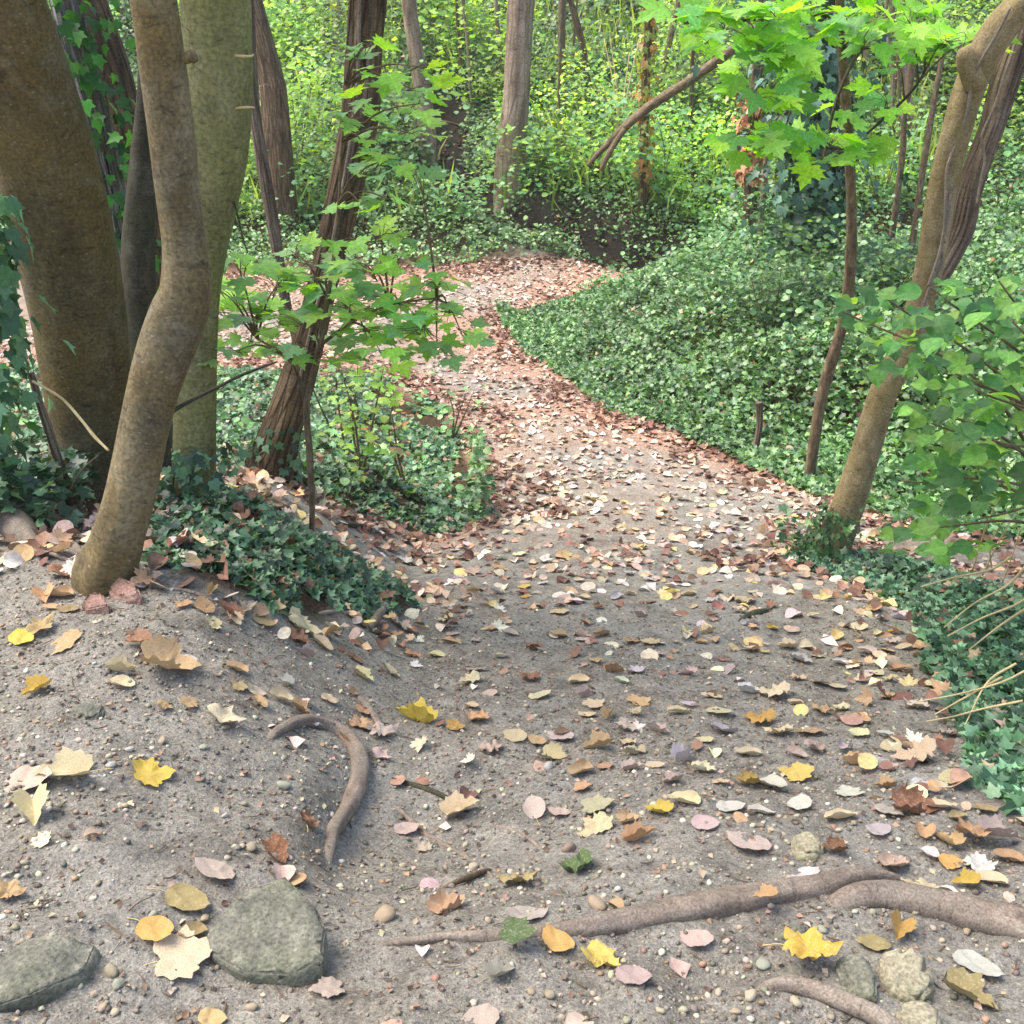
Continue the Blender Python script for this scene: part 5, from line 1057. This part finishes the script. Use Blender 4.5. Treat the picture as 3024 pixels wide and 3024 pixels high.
for (x0, y0), (x1, y1), n in ZONES:
    t = 0; k = 0
    while k < n and t < 4000:
        t += 1; px, py = rr.uniform(x0, x1), rr.uniform(y0, y1)
        p = G(px, py)
        if veg(np.array([p[0]]), np.array([p[1]]), .05)[0]: continue
        wp = rr.uniform(.05, .095)/mpp(p)
        if any(math.hypot(px-a, (py-b)*1.6) < (wp+c_)*.42 for a, b, c_ in placed): continue
        kind = rr.choice(list('mfkrpc'), p=[.08, .18, .2, .1, .18, .26]); col = rr.choice(list(CN), p=[.34, .21, .08, .07, .015, .015, .19, .02, .02, .02, .01, .005, .005])
        o = leaf(px, py, wp, kind, col, 'x', stalk=rr.random() < .12); auto.append((o, px, py, col, kind)); k += 1
bylab = {}
for o, px, py, col, kind in auto:
    d, nm = min((math.hypot(px-a, (py-b)*2), nm) for (a, b), nm in LM); bylab.setdefault((col, kind, nm), []).append((d, o))
for (col, kind, nm), L in bylab.items():
    L.sort(key=lambda q: q[0])
    for k, (d, o) in enumerate(L):
        o['label'] = (f'{CN[col]} {KN[kind]} fallen leaf by the {nm}' if len(L) == 1 else f'{CN[col]} {KN[kind]} fallen leaf, {ORD[min(k, 9)]} to the {nm}')
gr = []
for cx, cy, rad, n in [(-1.28, 3.28, .22, 45), (-1.75, 4.35, .3, 90), (-1.3, 4.1, .2, 50), (-1.3, 5.35, .28, 70), (1.95, 6.05, .3, 80), (-2.0, 3.6, .4, 120)]:
    a = rng.uniform(0, 2*np.pi, n); d = rad*np.sqrt(rng.uniform(.15, 1.6, n)); x, y = cx+d*np.cos(a), cy+d*np.sin(a)
    for k in range(5): gr.append(ground_leaves(x[k::5], y[k::5], CP[k], .075, RUST[:3]+PALE[:3]+WARM[:2], .5, .012, None, .03))
x, y = scatter(-2.5, 7, 15.2, 21, 60, lambda x, y: seg_dist(x, y, GUL) < .9)
gr.append(ground_leaves(x, y, CP[3], .09, [(96, 70, 52), (70, 54, 42), (130, 96, 70)], .5, .02))
x, y = scatter(-2.5, 7, 15.2, 21, 22, lambda x, y: seg_dist(x, y, GUL) < .9)
gr.append(ground_leaves(x, y, CP[0], .1, FARC, .5, .12, None, .3))
tag(leafmesh('banked_leaf_litter', gr, M_LITTER), kind='stuff')
# ------------------------------------------------------------------ pebbles
PEB = [blob(20+k, 2, .3, (1, .8, .55)) for k in range(5)]; PM = []
for V, F in PEB:
    q = mk('pebble', V, [F], M_PEBBLE); PM.append(q.data); bpy.data.objects.remove(q)
PB = [(330,2270,34,'white','white pebble left of the bright yellow maple leaf'),(665,2412,26,'white','white pebble midway between the yellow maple leaf and the looped root'),(840,2320,40,'sage','grey-green pebble left of the looped root'),(740,2510,48,'olive','tan pebble beside the curled brown flake'),
(940,2515,26,'tan','oval tan pebble just below the rusty red leaf'),(510,2625,50,'rust','reddish flat stone chip above the olive-grey leaf'),(455,2705,30,'sage','pale green-grey pebble between the two stalked leaves'),(605,2718,34,'tan','tan pebble above the narrow yellowish leaf'),(1140,2710,84,'tan','angular tan stone between the mossy rock and the long root'),
(1400,2565,38,'cream','cream pebble at the end of a dark twig on the path'),(1620,2278,36,'white','small white oblong pebble alone in the middle of the path'),(1680,2515,48,'rust','reddish pebble above the half-curled green leaf'),(1765,2680,58,'tan','tan oval stone just above the middle of the long root'),(1625,2945,42,'olive','olive pebble below the round amber leaf'),
(1570,2935,26,'tan','round tan pebble beside the olive one at the bottom'),(1950,2990,30,'cream','round cream pebble near the bottom edge right of the middle'),(1660,3005,24,'cream','cream pebble touching the bottom edge'),(330,2870,46,'olive','yellow-grey stone below the low mossy rock end'),(340,2985,36,'cream','cream pebble pair member nearest the bottom edge at left'),(305,2975,32,'tan','tan pebble beside the cream one at the bottom left'),
(2350,2970,44,'cream','cream pebble just below the smooth tan root'),(2215,2955,50,'cream','angular cream stone left of the smooth tan root'),(2122,2935,26,'cream','small cream pebble far left of the smooth tan root'),(2255,2855,60,'sage','flat grey-green stone below the long root'),(2170,3005,32,'tan','tan pebble at the bottom edge left of the tan root'),(2430,2745,40,'sage','grey pebble in the crook between the two big roots'),
(155,2770,26,'sage','little grey pebble above the low mossy rock'),(385,2225,26,'white','tiny white pebble above the bright yellow maple leaf'),(600,2215,34,'sage','grey pebble left of the top of the looped root'),(480,2205,30,'tan','tan pebble midway above the bright yellow maple leaf'),(1190,2560,24,'cream','cream pebble below the torn pink scrap'),(350,2915,40,'sage','pale greenish stone left of the large cream maple leaf'),(745,2980,36,'tan','tan pebble left of the torn pinkish leaf at the bottom'),(1285,2650,22,'white','white speck of stone left of the long curled tan leaf')]
r_ = np.random.default_rng(12)
for k, (px, py, wp, col, lab) in enumerate(PB):
    p = G(px, py); s = mpp(p)*wp/2; o = bpy.data.objects.new('pebble', PM[k % 5]); C.objects.link(o); o.location = (p[0], p[1], float(H(p[0], p[1]))+s*.3)
    o.rotation_euler = (r_.normal(0, .2), r_.normal(0, .2), r_.uniform(0, 6)); o.scale = (s, s, s*r_.uniform(.8, 1.2)); cc = np.array(S(*COL[col])); cc = .45*cc+.55*np.array(S(168, 158, 140)); o.color = (*(cc*.72), 1); tag(o, lab, 'pebble', 'pebbles on the soil')
# loose twigs on the path
for rows, lab in [([(1290, 2640, 6), (1330, 2625, 14), (1390, 2605, 20), (1440, 2575, 16), (1450, 2565, 8)], 'short dark bent stick lying left of the olive crumpled leaf'), ([(300, 2710, 4), (350, 2745, 7), (405, 2780, 6)], 'thin grey twig pointing at the amber leaf on the left'),
                  ([(1060, 2535, 4), (1090, 2520, 6), (1120, 2505, 4)], 'tiny straight twig below the looped root'), ([(870, 2940, 4), (890, 2905, 6), (915, 2880, 4)], 'tiny twig above the torn pinkish leaf'), ([(1395, 2350, 5), (1440, 2335, 12), (1500, 2320, 6)], 'small dark twig above the folded pale leaf on the path'),
                  ([(2540, 2365, 8), (2590, 2362, 16), (2640, 2368, 8)], 'brown stick lying among white leaves below the slab')]:
    rootline(rows, lab, 'twig', .8, 8, len(lab), .1, M_TWIG, 'twig')

# ------------------------------------------------------------------ the slightly hazy air under the trees
hm = bpy.data.materials.new('haze_air'); hm.use_nodes = True; t = hm.node_tree; t.nodes.remove(t.nodes['Principled BSDF'])
pv = t.nodes.new('ShaderNodeVolumePrincipled'); pv.inputs['Color'].default_value = (.93, .95, .86, 1); pv.inputs['Density'].default_value = .0011; pv.inputs['Anisotropy'].default_value = .2
t.links.new(pv.outputs[0], t.nodes['Material Output'].inputs['Volume'])
zl = float(Z.min())-1.0; zh = float(Z.max())+6
V = np.array([(a, b, c) for a in (-62, 62) for b in (-16, 93) for c in (zl, zh)], float)
hz = mk('haze', V, [np.array([(0, 1, 3, 2), (4, 6, 7, 5), (0, 4, 5, 1), (2, 3, 7, 6), (0, 2, 6, 4), (1, 5, 7, 3)])], hm, flat=True); tag(hz, kind='stuff')
SC.cycles.volume_bounces = 1
